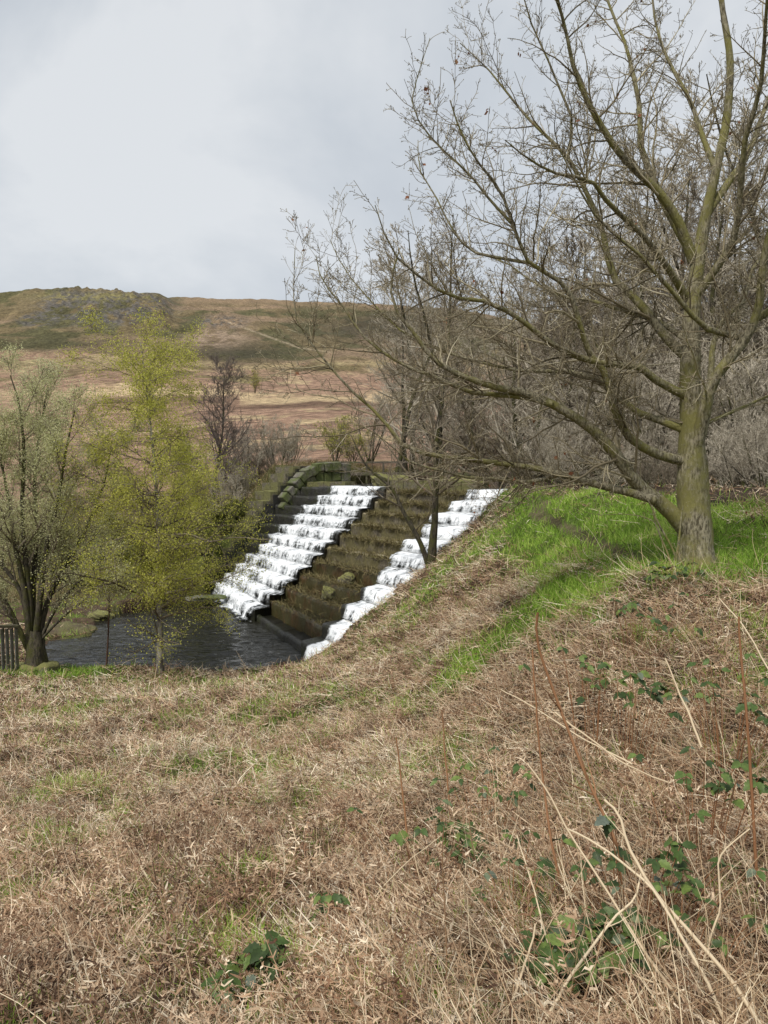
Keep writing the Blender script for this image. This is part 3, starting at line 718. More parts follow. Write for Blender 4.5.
# ---- generic bare tree
def gen_tree(h, r, lean=(0, 0), n1=22, spread=.45, ups=.12, seed=0, stems=1, crown0=.25, dens=(7, 6, 3), ang=(35, 70), wig=.10, rminf=1.0, straight=.06, l1=.45, leafy=None, twigr=.004, droop=0):
    """returns trunk Acc, twig Acc, fine branch polylines, base at origin"""
    m = 16; st = []; sr = []
    for s in range(stems):
        a = rng.uniform(0, 2*math.pi); D = np.array([lean[0], lean[1], 1.0])+(np.array([math.cos(a), math.sin(a), 0])*rng.uniform(.15, spread) if stems > 1 else 0)
        D = D/np.linalg.norm(D); p = np.array([math.cos(a), math.sin(a), 0])*(.12*r*8 if stems > 1 else 0); pts = [p+np.array([0, 0, -.25])]
        hh = h*(1 if stems == 1 else rng.uniform(.7, 1))
        for j in range(m-1):
            D = D+rng.normal(size=3)*straight+np.array([0, 0, .05]); D = D/np.linalg.norm(D); p = p+D*hh/(m-1); pts.append(p)
        st.append(pts); rs = r*(1 if stems == 1 else rng.uniform(.45, .8)); sr.append(rs*np.linspace(1, .08, m)**.9*np.concatenate([[1.5, 1.15], np.ones(m-2)]))
    SPn = np.array(st); SR = np.array(sr)
    ta = Acc(); ta.add(*tubes_raw(SPn, SR, 10))
    a1, r1 = grow(SPn, SR, n1, (crown0, .98), ang, l1, 9, wig, ups, .55, twigr*1.5, droop)
    a2, r2 = grow(a1, r1, dens[0], (.15, .98), (25, 60), .5, 7, wig, ups, .6, twigr*1.2, droop)
    a3, r3 = grow(a2, r2, dens[1], (.15, 1), (25, 60), .55, 5, wig*1.2, ups, .65, twigr, droop)
    tw = Acc()
    for a, r_, s in ((a1, r1, 5), (a2, r2, 4), (a3, r3, 3)): tw.add(*tubes_raw(a, r_, s))
    fine = a3
    if dens[2]:
        a4, r4 = grow(a3, r3, dens[2], (.2, 1), (25, 60), .6, 4, wig*1.3, ups, .7, twigr*.8, droop); tw.add(*tubes_raw(a4, r4, 3)); fine = a4
    return ta, tw, fine, a2
def place_copy(proto, loc, rz, sc, label, cat='tree', group=None):
    r = proto.copy(); COL.objects.link(r); r.location = [float(c) for c in loc]; r.rotation_euler = (0, 0, rz); r.scale = (sc, sc, sc) if not hasattr(sc, '__len__') else sc
    for ch in list(proto.children):
        c = ch.copy(); COL.objects.link(c); c.parent = r
    for k in ('label', 'category', 'group'):
        if k in r: del r[k]
    tag(r, label, cat, group); return r
def tree_obj(name, loc, parts):
    root = empty(name, loc)
    for nm, me, m in parts:
        o = link(nm, me, m, None, nm in ('trunk',)); o.parent = root
    return root
def leaf_mesh(fine, npp, size, spread, droop=0):
    o = leaves(fine, npp, size, spread, 'foliage', None, None, droop); me = o.data; bpy.data.objects.remove(o); return me

# small dark tree in front of the right cascade, with a leaning second stem
rng = np.random.default_rng(21)
ta, tw_, fine, a2 = gen_tree(11.2, .125, (.0, 0), 50, ups=.16, crown0=.2, dens=(7, 5, 3), ang=(30, 65), l1=.24, twigr=.0055)
lp, lr = catmull([(0, 0, -.2), (-.35, -.1, .8), (-.95, -.2, 1.9), (-1.3, -.2, 2.6), (-2.1, -.2, 3.3), (-2.6, -.2, 4.3)], [.10, .08, .06, .045, .03, .012], 16)
ta.add(*tubes_raw(lp[None], lr[None], 8)); b1, q1 = grow(lp[None], lr[None], 16, (.25, 1), (30, 70), .4, 8, .1, .1, .5, .007); b2, q2 = grow(b1, q1, 8, (.2, 1), (30, 60), .5, 6, .12, .1, .6, .005)
b3, q3 = grow(b2, q2, 4, (.2, 1), (30, 60), .55, 4, .12, .1, .6, .004)
for a, r_ in ((b1, q1), (b2, q2), (b3, q3)): tw_.add(*tubes_raw(a, r_, 4))
t = tree_obj('bare_tree', on_ground(431, 24.2), [('trunk', ta.mesh('trunk'), M_DARKB), ('crown', tw_.mesh('crown'), M_TWIGB)])
tag(t, 'slim dark two-stemmed bare tree on the bank in front of the right cascade', 'tree')

# alder-like many-stemmed tree at left
rng = np.random.default_rng(33)
wt = on_ground(30, 20.3)
stems = [([(30,655),(26,600),(14,540),(5,480),(-10,420)],.13),([(30,655),(30,600),(22,520),(24,450),(18,400),(10,375)],.12),([(32,655),(33,600),(36,530),(35,470),(42,420),(48,385)],.12),
 ([(34,655),(40,600),(46,550),(58,500),(66,450),(75,410)],.13),([(36,655),(48,600),(70,560),(90,520),(105,480),(112,440)],.11),([(36,650),(55,610),(80,580),(102,560),(118,530)],.07),
 ([(28,650),(10,615),(-15,590),(-40,560),(-60,520)],.09),([(30,640),(20,590),(-10,550),(-35,500),(-50,450)],.10),([(36,645),(60,620),(85,600),(108,590),(125,575)],.05),([(28,645),(5,600),(-12,585),(-30,575)],.06)]
sp_ = []; sr_ = []
for i, (pts, r0) in enumerate(stems):
    dd = rng.uniform(-.35, .35); w = []
    for j, (u, v) in enumerate(pts): w.append(P(u, v, 20.3+dd*j*.9)-wt)
    p, r = catmull(w, np.linspace(r0, .015, len(w)), 14); sp_.append(p); sr_.append(r)
SPn = np.array(sp_); SR = np.array(sr_)*.78
ta = Acc(); ta.add(*tubes_raw(SPn, SR, 9))
bp, br = catmull([(0, 0, -.4), (.02, 0, .2), (.05, 0, .7), (.08, 0, 1.1)], [.42, .31, .24, .19], 12); V, q, t_ = tubes_raw(bp[None], br[None], 14); V += (fbm(V[:, 0]*5+V[:, 1]*3, V[:, 2]*3, 4, 3)-.5)[:, None]*.12; ta.add(V, q, t_)
a1, r1 = grow(SPn, SR, 18, (.25, 1), (25, 60), .34, 9, .06, .16, .5, .007)
a2, r2 = grow(a1, r1, 10, (.15, 1), (22, 50), .5, 6, .08, .16, .6, .0055)
a3, r3 = grow(a2, r2, 7, (.15, 1), (22, 50), .6, 4, .1, .18, .6, .0042)
tw_ = Acc()
for a, r_, s in ((a1, r1, 5), (a2, r2, 3), (a3, r3, 3)): tw_.add(*tubes_raw(a, r_, s))
hsel = a3[a3[:, -1, 2] > 3.0+rng.normal(0, .8, len(a3))]
t = tree_obj('willow_tree', wt, [('trunk', ta.mesh('trunk'), M_DARKB), ('crown', tw_.mesh('crown'), M_TWIGB), ('foliage', leaf_mesh(hsel, 12, .040, .12), M_LEAFW)])
tag(t, 'many-stemmed willow with pale green catkins beside the pool at the left edge', 'tree')
mc = link('moss_mound', rock_mesh('moss_mound', .6, .5, .34, 12, 4, .45), M_MOSSY, t, True); mc.location = (-.1, .0, -.12)

# tall yellow green birch
rng = np.random.default_rng(45)
ta, tw_, fine, a2 = gen_tree(9.1, .085, (.015, 0), 100, ups=.04, crown0=.10, dens=(9, 6, 0), ang=(45, 85), l1=.36, twigr=.004, droop=.10, straight=.025)
t = tree_obj('birch_tree', on_ground(157, 20.4), [('trunk', ta.mesh('trunk'), M_BIRCH), ('crown', tw_.mesh('crown'), M_TWIGB), ('foliage', leaf_mesh(fine, 15, .042, .12, .3), M_LEAFB)])
tag(t, 'tall slender birch in fresh yellow-green leaf at the near edge of the pool', 'tree')
# second birch behind, rounder
ta, tw_, fine, a2 = gen_tree(5.4, .08, (.0, 0), 60, ups=.10, crown0=.1, dens=(8, 5, 0), ang=(35, 75), l1=.34, twigr=.006, droop=.05)
t2 = tree_obj('birch_tree', on_ground(190, 35), [('trunk', ta.mesh('trunk'), M_BIRCH), ('crown', tw_.mesh('crown'), M_TWIGB), ('foliage', leaf_mesh(fine, 9, .06, .16), M_LEAFB)])
tag(t2, 'rounder yellow-green birch behind the tall one against the flank wall', 'tree')
# moss green shrubs prototype
def shrub_proto(h, leafm, twigm, npp, size, seed, dens=(6, 5, 3), stems=7, spread=.8):
    global rng
    rng = np.random.default_rng(seed)
    ta, tw_, fine, a2 = gen_tree(h, .045, (0, 0), 9, stems=stems, spread=spread, ups=.10, crown0=.1, dens=dens, ang=(25, 65), l1=.5, twigr=.0055)
    parts = [('stems', ta.mesh('stems'), M_DARKB), ('twigs', tw_.mesh('twigs'), twigm)]
    if leafm: parts.append(('foliage', leaf_mesh(fine, npp, size, .05), leafm))
    return parts
parts_olive = shrub_proto(2.0, M_LEAFO, M_TWIGB, 4, .07, 51)
parts_bare = shrub_proto(3.2, None, M_TWIGG, 0, 0, 52, dens=(7, 6, 3))
parts_yel = shrub_proto(3.0, M_LEAFB, M_TWIGB, 1, .05, 53)
parts_brown = shrub_proto(2.4, None, M_TWIGB, 0, 0, 54, dens=(7, 6, 2))
def put(parts, name, loc, rz, sc, label, cat, group=None):
    root = empty(name, loc); root.rotation_euler = (0, 0, rz); root.scale = (sc, sc, sc) if not hasattr(sc, '__len__') else sc
    for nm, me, m in parts:
        o = bpy.data.objects.new(nm, me); COL.objects.link(o)
        if not me.materials: me.materials.append(m)
        o.parent = root
    tag(root, label, cat, group); return root
RR = np.random.default_rng(99)
G1 = 'olive shrubs along the far bank of the pool'
for i, (u, d, s) in enumerate([(88,33.5,.8),(108,34,.9),(128,33.8,.75),(147,34.5,.9),(168,34,.8),(187,35,.9),(202,34.2,.75),(226,36,.6),(236,37,.55),(120,37,.9),(160,38,1),(215,38.5,.8),(60,35,.8),(35,36,.9)]):
    put(parts_olive, 'shrub', on_ground(u, d), RR.uniform(0, 6), s, 'low olive green shrub on the far bank of the pool below the moor', 'shrub', G1)
G2 = 'bare brown shrubs behind the flank wall'
for i, (u, d, s) in enumerate([(245,43,1.15),(262,44,1.1),(278,45,1.15),(232,46,1.1),(292,46,.95),(268,50,1.1),(250,52,1.2),(286,53,1.0),(225,41,1.0)]):
    put(parts_brown if i % 2 else parts_bare, 'shrub', on_ground(u, d), RR.uniform(0, 6), s, 'leafless brown shrub behind the mossy flank wall beside the moor', 'shrub', G2)
for u, d, s, lb in [(335,47,1.05,'yellow-green budding shrub behind the top of the flank wall'),(352,50,.95,'yellowish budding shrub just right of the flank wall top')]:
    put(parts_yel, 'shrub', on_ground(u, d), u, s, lb, 'shrub')
# the grey bare tree behind the birch
rng = np.random.default_rng(61)
ta, tw_, fine, a2 = gen_tree(8.6, .12, (.0, 0), 44, ups=.12, crown0=.16, dens=(9, 7, 3), ang=(25, 60), l1=.42, twigr=.008)
GB = [('trunk', ta.mesh('trunk'), M_DARKB), ('crown', tw_.mesh('crown'), tint_mat('grey_twigs', [(0, (.10, .08, .07)), (1, (.22, .18, .155))], .9))]
t = tree_obj('bare_tree', on_ground(212, 42), GB); tag(t, 'grey twiggy leafless tree on the moor edge right of the tall birch', 'tree')
# tiny tree far on the moor
lm = put(parts_yel, 'shrub', on_ground(256, 190), 1, (1.4, 1.4, 2.0), 'lone small green tree far out on the moor', 'tree')

# woodland at right: four kinds, copied
rng = np.random.default_rng(71)
kinds = []
for k, (h, r, st, sprd, c0, l1, dn, mtw) in enumerate([(9.5,.16,1,.4,.14,.42,(7,6,4),M_TWIGG),(9,.13,2,.35,.14,.40,(7,6,4),M_TWIGB),(11,.13,1,.4,.18,.30,(7,6,4),M_TWIGG),(7,.10,5,.6,.1,.42,(6,5,3),M_TWIGG)]):
    ta, tw_, fine, a2 = gen_tree(h, r, (rng.uniform(-.1, .1), 0), 34 if st < 4 else 14, spread=sprd, ups=.12, stems=st, crown0=c0, dens=dn, ang=(30, 75), l1=l1, twigr=.009)
    kinds.append([('trunk', ta.mesh('trunk'), M_DARKB), ('crown', tw_.mesh('crown'), mtw)])
WG = 'bare woodland trees behind the grass at right'
wood = [(395,44,.95,2),(412,52,1.0,2),(440,40,.9,2),(468,43,.8,0),(490,38,.8,1),(515,36,.8,0),(540,40,.95,0),(560,34,.8,1),(585,37,.95,0),(610,33,.85,3),(635,36,1.05,0),(660,31,.85,1),(685,34,1.1,0),(712,30,.9,0),(738,34,1.1,1),(765,29,.9,0),(790,33,1.1,2),(820,30,1,0),(850,34,1,1),
        (480,50,.9,1),(520,52,1.0,0),(560,50,1.1,3),(600,48,1.15,0),(640,50,1.2,1),(680,48,1.2,0),(720,46,1.2,0),(760,46,1.2,1),(800,44,1.1,0),(370,56,.8,3),(425,60,.9,3),(500,44,.9,2),(548,46,1.0,1),(575,43,1.05,2),(622,42,1.1,1),(650,40,1.1,2),(700,39,1.15,2),(725,38,1.1,3),(750,40,1.15,0),(778,38,1.1,1),(455,48,.85,1),(405,50,.8,0),(590,52,1.2,1),(700,54,1.3,1),(760,54,1.3,2),(530,30,.6,3),(575,30,.62,3),(625,28,.62,3),(675,27,.65,3),(720,25,.65,3),(765,23,.65,3),(800,24,.8,3),(455,56,.9,0),(890,30,1,0),(940,33,1,1)]
desc = ['tall broad-crowned', 'twin-stemmed', 'slender upright', 'many-stemmed bushy']
for i, (u, d, s, k) in enumerate(wood):
    put(kinds[k], 'woodland_tree', on_ground(u, d), RR.uniform(0, 6.28), s*RR.uniform(1.25, 1.5), desc[k]+' leafless tree in the grey woodland behind the grass at right', 'tree', WG+', '+desc[k])
# understorey thicket
TG = 'tangled bare thicket shrubs at the edge of the grass'
th = [(520,27.5,.8),(545,28,.85),(570,26.5,.8),(597,27,.9),(622,25.5,.85),(648,26,.95),(672,24.5,.9),(700,25,1),(727,21.5,.85),(752,20.5,.85),(780,19.5,.8),(810,19,.9),(705,22,.8),(740,19.5,.7),(765,18,.7),(680,22.5,.7),(610,24,.6),(560,25,.6),(640,24,.65),(795,17,.8),(560,31,1.1),(600,31,1.1),(640,30,1.2),(690,29,1.2),(735,28,1.2),(775,27,1.2),(535,33,1.0),(840,24,1.1),(715,27,1.1),(660,28,1.1),(505,33,.8),(585,29,1.0)]
for i, (u, d, s) in enumerate(th):
    put(parts_bare if i % 3 else parts_brown, 'thicket_shrub', on_ground(u, d), RR.uniform(0, 6.28), s*.95, 'tangled pale bare thicket shrub at the back edge of the bright grass', 'shrub', TG)

# ================================================================ FOOTBRIDGE AND FENCES
M_WOOD = m_stone('weathered_wood', (.06, .05, .035), (.17, .14, .10), (.10, .10, .04), .3, .85, 12)
def box_between(p0, p1, w, h, name, m, root):
    p0 = np.array(p0, float); p1 = np.array(p1, float); T = unit(p1-p0); S = unit(np.cross(T, [0, 0, 1.0] if abs(T[2]) < .9 else [1.0, 0, 0])); U = np.cross(S, T)
    V = []
    for p in (p0, p1):
        for a, b in ((-1, -1), (1, -1), (1, 1), (-1, 1)): V.append(p+S*a*w/2+U*b*h/2)
    me = bpy.data.meshes.new(name); me.from_pydata([[float(c) for c in v] for v in V], [], [(0, 3, 2, 1), (4, 5, 6, 7), (0, 1, 5, 4), (1, 2, 6, 5), (2, 3, 7, 6), (3, 0, 4, 7)]); me.update()
    import bmesh
    bm = bmesh.new(); bm.from_mesh(me); bmesh.ops.bevel(bm, geom=bm.edges[:], offset=min(w, h)*.08, segments=1, affect='EDGES'); bm.to_mesh(me); bm.free()
    o = link(name, me, m); add_part(o, root); return o
for a_, b_ in zip(COPING_LATER[:-1], COPING_LATER[1:]):
    for f0, f1 in ((.02, .48), (.52, .98)):
        q0 = a_*(1-f0)+b_*f0; q1 = a_*(1-f1)+b_*f1; dz_ = np.array([0, 0, random.uniform(-.05, .05)-.12])
        box_between(q0+dz_, q1+dz_+[0, 0, random.uniform(-.04, .04)], random.uniform(.6, .75), random.uniform(.36, .48), 'coping_stone', M_GREY, pier)
        box_between(q0+dz_-[0, 0, .5], q1+dz_-[0, 0, .5], .5, .5, 'coping_base', M_GREY, pier)
fb0 = P(318, 474, 40.0); fb1 = P(560, 474, 37.0)
br_ = empty('footbridge', tuple(P(430, 474, 38.5))); tag(br_, 'low weathered timber footbridge with post railing crossing above the spillway crest', 'footbridge')
box_between(fb0, fb1, .9, .16, 'deck', M_WOOD, br_)
off = np.array([0, -.38, 0])
box_between(fb0+off+[0, 0, .62], fb1+off+[0, 0, .62], .07, .09, 'rail', M_WOOD, br_)
for k in range(15):
    f = k/14; p = fb0*(1-f)+fb1*f+off; box_between(p-[0, 0, .5], p+[0, 0, .66], .10, .10, 'post', M_WOOD, br_)
gt = empty('timber_gate', tuple(P(530, 488, 31.5))); tag(gt, 'dark timber fence panel half hidden in the thicket beyond the crest', 'fence')
for k in range(6):
    u = 513+k*7.5; box_between(P(u, 490, 31.5), P(u, 436, 31.5), .09, .09, 'post', M_WOOD, gt)
for v in (441, 456, 470): box_between(P(509, v, 31.44), P(555, v-1, 31.44), .05, .12, 'rail', M_WOOD, gt)
# plank fence at the far left edge
M_GREYW = m_stone('grey_planks', (.16, .155, .14), (.36, .35, .32), (.2, .2, .12), .2, .9, 14)
pf = empty('plank_fence', tuple(P(-10, 655, 19.6))); tag(pf, 'short grey vertical plank fence with brown top rail at the left edge by the willow', 'fence')
for k in range(17):
    f = k/16; u = -58+f*74; dd = 18.6+f*1.4; w = .135
    a = P(u, 660-f*2, dd); b = P(u, 631-f*2.5+random.uniform(-.4, .4), dd)
    a[0] = b[0]; a[1] = b[1]
    box_between(a-[0, 0, .3], b, .02, w*.9, 'plank', M_GREYW, pf) if False else box_between(a-[0, 0, .3], b, w*1.15, .025, 'plank', M_GREYW, pf)
box_between(P(-60, 627.5, 18.6), P(18, 626, 20.05), .20, .07, 'top_rail', M_WOOD, pf)

# ================================================================ GROUND COVER
def sample(n, rmin, rmax, tmin=-.62, tmax=.62, p=1.0):
    t = rng.uniform(tmin, tmax, n); r = np.exp(rng.uniform(math.log(rmin), math.log(rmax), n)); x = t*r; y = r
    return x, y
rng = np.random.default_rng(101)
GN = {}
def cover_points(n, rmin, rmax, want):
    x, y = sample(n, rmin, rmax); z = height(x, y)
    g, pa = ground_mask(x, y, z); sd = poly_sd(x, y, SPOLY); sp = poly_sd(x, y, POOL)
    ok = (sd > .05) & (sp > .1) & (want(g, pa, x, y)) & (z > -5.97)
    ok &= rng.random(n) > .93*wood_floor(x, y, z)
    a, k = inv_sw(x, y); ok &= ~((k > -.5) & (a < 1.0) & (y > 20)) | (y < 22)
    return x[ok], y[ok], z[ok], g[ok], pa[ok]
def strands(x, y, z, lens, wid, pitch, head, curl, m, tint, lift=0.0, rise=None):
    n = len(x); p = np.stack([x, y, z+lift], -1)
    D = np.stack([np.cos(head)*np.cos(pitch), np.sin(head)*np.cos(pitch), np.sin(pitch)], -1)
    out = np.empty((n, m, 3)); out[:, 0] = p
    cv = rng.normal(size=(n, 3))*curl[:, None]; cv[:, 2] -= np.abs(curl)*.5
    for j in range(1, m):
        D = unit(D+cv/(m-1)+rng.normal(size=D.shape)*.08); out[:, j] = out[:, j-1]+D*(lens/(m-1))[:, None]
    side = unit(np.cross(D, rng.normal(size=D.shape)*.5+np.array([0, 0, 1.0])))
    W = wid[:, None]*np.linspace(1, .35, m)[None]
    return ribbon_raw(out, W, side, tint), out
M_LITTER = tint_mat('dead_bracken', [(0, (.075, .04, .025)), (.20, (.25, .14, .08)), (.42, (.45, .30, .185)), (.68, (.68, .52, .355)), (1, (.92, .81, .62))], .8, .15, 2.2)
M_STRAW = tint_mat('dry_grass', [(0, (.26, .15, .08)), (.45, (.52, .37, .22)), (1, (.86, .74, .52))], .7, .15)
M_GRASS = tint_mat('green_grass', [(0, (.11, .19, .02)), (.45, (.25, .41, .05)), (.8, (.42, .56, .10)), (1, (.62, .60, .24))], .65, .3)
def smoothh(x, y): return fbm(x*1.6, y*1.6, 15, 3)
litter = Acc()
# matted strands
x, y, z, g, pa = cover_points(400000, 1.1, 27, lambda g, pa, x, y: (rng.random(len(g)) > g*.92) & (pa < .3) & (fbm(x*6, y*6, 219, 2) > .34+.2*rng.random(len(g))-.12))
n = len(x); r = np.hypot(x, y); patch = fbm(x*.8, y*.8, 19, 3); left = sstep(1.5, -2.5, x-.12*y)
ln = rng.uniform(.05, .20, n)*(1+.6*rng.random(n)**4); ln = ln*np.clip(.75+r*.05, .8, 1.7)
wd = np.maximum(rng.uniform(.0028, .0085, n), r*.0009)
hd = rng.normal(3.6, 1.3, n); pt = np.abs(rng.normal(0, .35, n))-.12
p2 = fbm(x*3.4, y*3.4, 119, 3); tint = np.clip(.52+(patch-.5)*.9+(p2-.5)*.9+rng.normal(0, .27, n), 0, 1)
(rb, _) = strands(x, y, z, ln, wd, pt, hd, rng.normal(0, .9, n), 4, tint, lift=rng.uniform(-.01, .06, n)); litter.add(*rb)
print('litter', n)
# bracken fronds: a rachis with drooping pinnae
x, y, z, g, pa = cover_points(24000, 1.15, 24, lambda g, pa, x, y: (rng.random(len(g)) > g*1.3+.05) & (pa < .2))
n = len(x); r = np.hypot(x, y); hd = rng.normal(3.6, 1.5, n); pt = rng.uniform(-.1, .6, n); ln = rng.uniform(.18, .45, n)*np.clip(.8+r*.03, .8, 1.3)
tint = np.clip(.36+rng.normal(0, .24, n), 0, 1)
rb, ra = strands(x, y, z, ln, np.maximum(.004, r*.0007), pt, hd, rng.normal(0, .8, n), 9, tint, lift=rng.uniform(.0, .06, n)); litter.add(*rb)
T = unit(ra[:, 1:]-ra[:, :-1])
for j in range(1, 9):
    for sgn in (-1, 1):
        s = unit(np.cross(T[:, j-1], np.array([0, 0, 1.0])+rng.normal(size=(n, 3))*.4))*sgn
        L_ = ln*.30*(1-j/9.5)*rng.uniform(.5, 1.1, n); D = unit(s+T[:, j-1]*.5+rng.normal(size=(n, 3))*.25)
        p0 = ra[:, j]; p1 = p0+D*(L_*.5)[:, None]; D2 = unit(D+rng.normal(size=(n, 3))*.55-np.array([0, 0, .3])); p2 = p1+D2*(L_*.5)[:, None]
        W = np.maximum(ln*.020, r*.0007)[:, None]*np.array([.7, 1, .25])[None]
        litter.add(*ribbon_raw(np.stack([p0, p1, p2], 1), W, unit(np.cross(D, np.array([0, 0, 1.0])+rng.normal(size=(n, 3))*.7)), np.clip(tint+rng.normal(0, .12, n), 0, 1)))
# flattened fronds of last year's bracken, finely divided: rachis > pinnae > many small pinnules
x, y, z, g, pa = cover_points(1300, 1.3, 14, lambda g, pa, x, y: (g < .5) & (pa < .1))
n = len(x); r = np.hypot(x, y); hd = rng.normal(3.7, 1.4, n); pt = rng.uniform(-.05, .35, n); ln = rng.uniform(.3, .6, n); tint = np.clip(.42+rng.normal(0, .2, n), 0, 1); NB = 15
rb, ra = strands(x, y, z, ln, np.maximum(.0035, r*.0008), pt, hd, rng.normal(0, .7, n), NB, np.clip(tint+.25, 0, 1), lift=rng.uniform(.03, .07, n)); litter.add(*rb)
T = unit(ra[:, 1:]-ra[:, :-1])
for j in range(2, NB):
    for sgn in (-1, 1):
        kp = rng.random(n) < .8; m_ = kp.sum()
        if not m_: continue
        Tj = T[kp, j-1]; sv = unit(np.cross(Tj, np.array([0, 0, 1.0])+rng.normal(size=(m_, 3))*.3))*sgn
        L_ = ln[kp]*.26*math.sin(math.pi*(j-1)/(NB-.5))**.7*rng.uniform(.5, 1.1, m_)
        D = unit(sv+Tj*.5+rng.normal(size=(m_, 3))*.2); pn = np.empty((m_, 7, 3)); pn[:, 0] = ra[kp, j]
        for q_ in range(1, 7):
            D = unit(D+rng.normal(size=D.shape)*.16-np.array([0, 0, .07])); pn[:, q_] = pn[:, q_-1]+D*(L_/6)[:, None]
        tt = np.clip(tint[kp]+rng.normal(0, .12, m_), 0, 1)
        litter.add(*ribbon_raw(pn, np.full((m_, 7), .002), unit(np.cross(D, rng.normal(size=D.shape)+np.array([0, 0, 1.0]))), tt))
        for q_ in range(1, 7):
            for s2 in (-1, 1):
                Dp = unit(pn[:, q_]-pn[:, q_-1]); e = unit(unit(np.cross(Dp, np.array([0, 0, 1.0])+rng.normal(size=(m_, 3))*.5))*s2+Dp*.4+rng.normal(size=(m_, 3))*.3)
                l2 = L_*.24*(1-q_/9)*rng.uniform(.5, 1.2, m_)
                p1 = pn[:, q_]+e*l2[:, None]
                litter.add(*ribbon_raw(np.stack([pn[:, q_], p1], 1), np.maximum(l2*.32, r[kp]*.0006)[:, None]*np.array([1, .4])[None], unit(np.cross(e, np.array([0, 0, 1.0])+rng.normal(size=(m_, 3))*.6)), np.clip(tt+rng.normal(0, .07, m_), 0, 1)))
print('fronds', n)
me = litter.mesh('bracken_litter'); tag(link('bracken_litter', me, M_LITTER), 'matted tan dead bracken and leaf litter covering the slope', 'bracken litter', kind='stuff')
# fallen leaves, mostly low on the right
x, y, z, g, pa = cover_points(16000, 1.15, 12, lambda g, pa, x, y: (rng.random(len(g)) > g) & (rng.random(len(g)) < .10+.9*sstep(-.1, .4, x/y)*fbm(x*1.5, y*1.5, 57, 3)*1.4))
n = len(x); c = np.stack([x, y, z+rng.uniform(.0, .07, n)], -1); a_ = unit(rng.normal(size=(n, 3))*np.array([1, 1, .5])); nn_ = unit(rng.normal(size=(n, 3))*.6+np.array([0, -.3, 1])); b_ = unit(np.cross(nn_, a_)); nn_ = np.cross(a_, b_); sz = rng.uniform(.022, .055, (n, 1))
prf = [(0, 0, 0), (.3, .32, .10), (.7, .28, .12), (1, 0, -.12), (.7, -.28, .12), (.3, -.32, .10)]
V = np.stack([c+a_*sz*p[0]+b_*sz*p[1]+nn_*sz*p[2] for p in prf], 1).reshape(-1, 3); bq = np.arange(n)[:, None]*6
q = np.concatenate([bq+np.array([[0, 1, 2, 3]]), bq+np.array([[0, 3, 4, 5]])])
me = mesh('leaf_litter', V, [q], {'tint': np.repeat(rng.random(n), 6)})
tag(link('leaf_litter', me, tint_mat('fallen_leaves', [(0, (.06, .025, .016)), (.5, (.17, .07, .04)), (.85, (.30, .16, .09)), (1, (.50, .36, .24))], .6)), 'dark red-brown fallen leaves under the brambles', 'leaf litter', kind='stuff')
# longer straw coloured grass, mostly to the right and along the crest of the slope
st = Acc()
x, y, z, g, pa = cover_points(38000, 1.15, 26, lambda g, pa, x, y: (rng.random(len(g)) > .0+g*.95) & (pa < .3))
n = len(x); r = np.hypot(x, y); right = sstep(-.15, .3, x/y)
ln = rng.uniform(.14, .42, n)*(.75+.5*right); hd = rng.normal(3.5, 1.2, n); pt = np.where(rng.random(n) < .22*right+.06, rng.uniform(.5, 1.3, n), rng.uniform(0, .5, n))
rb, _ = strands(x, y, z, ln, np.maximum(rng.uniform(.0018, .004, n), r*.00065), pt, hd, rng.normal(0, .5, n), 6, rng.random(n), lift=rng.uniform(0, .10, n)*right); st.add(*rb)
tag(link('dry_grass', st.mesh('dry_grass'), M_STRAW), 'long straw-coloured dead grass strewn over the slope', 'dry grass', kind='stuff')
# green grass
gr = Acc()
x, y, z, g, pa = cover_points(420000, 1.15, 31, lambda g, pa, x, y: (rng.random(len(g)) < g**1.3+.08) & (pa*.92 < rng.random(len(g))))
n = len(x); r = np.hypot(x, y)
tall = fbm(x*1.3, y*1.3, 66, 3)
ln = rng.uniform(.06, .16, n)*(.7+.7*tall)*np.clip(.7+r*.05, .8, 1.5); hd = rng.uniform(0, 6.28, n); pt = rng.uniform(.6, 1.5, n)
tint = np.clip(.45+(tall-.5)*1.0+rng.normal(0, .2, n), 0, 1)
rb, _ = strands(x, y, z, ln, np.maximum(rng.uniform(.0025, .005, n), r*.0008), pt, hd, rng.normal(0, .7, n), 4, tint); gr.add(*rb); print('grass', n)
tag(link('grass', gr.mesh('grass'), M_GRASS), 'bright green spring grass on the plateau and in bands down the slope', 'grass', kind='stuff')

# rough vegetation on the steps between the cascades and on wall tops
vg = Acc(); n = 34000
a = rng.uniform(.52, .865, n); i = rng.integers(1, NS, n); kf = np.where(rng.random(n) < .6, rng.uniform(.02, .3, n), rng.uniform(.1, 1, n)); k = (i+kf)/NS
keep = rng.random(n) < (i+.3)/NS*1.1*(.4+.9*fbm(a*20, i*3.3, 7, 2)); a, i, k = a[keep], i[keep], k[keep]; n = len(a)
xy = SW(a, k); z = ZP+(i+1)/NS*(ZC-ZP)-.16
rb, _ = strands(xy[:, 0], xy[:, 1], z, rng.uniform(.08, .3, n), np.full(n, .02), rng.uniform(.1, 1.3, n), rng.normal(3.9, .9, n), np.abs(rng.normal(.9, .5, n)), 5, rng.random(n)); vg.add(*rb)
M_ROUGH = tint_mat('rough_moss_grass', [(0, (.09, .075, .035)), (.5, (.20, .165, .075)), (.85, (.34, .28, .14)), (1, (.25, .25, .09))], .85, .15)
tag(link('ledge_grass', vg.mesh('ledge_grass'), M_ROUGH), 'olive brown grass and moss growing over the ledges between the cascades', 'moss', kind='stuff')
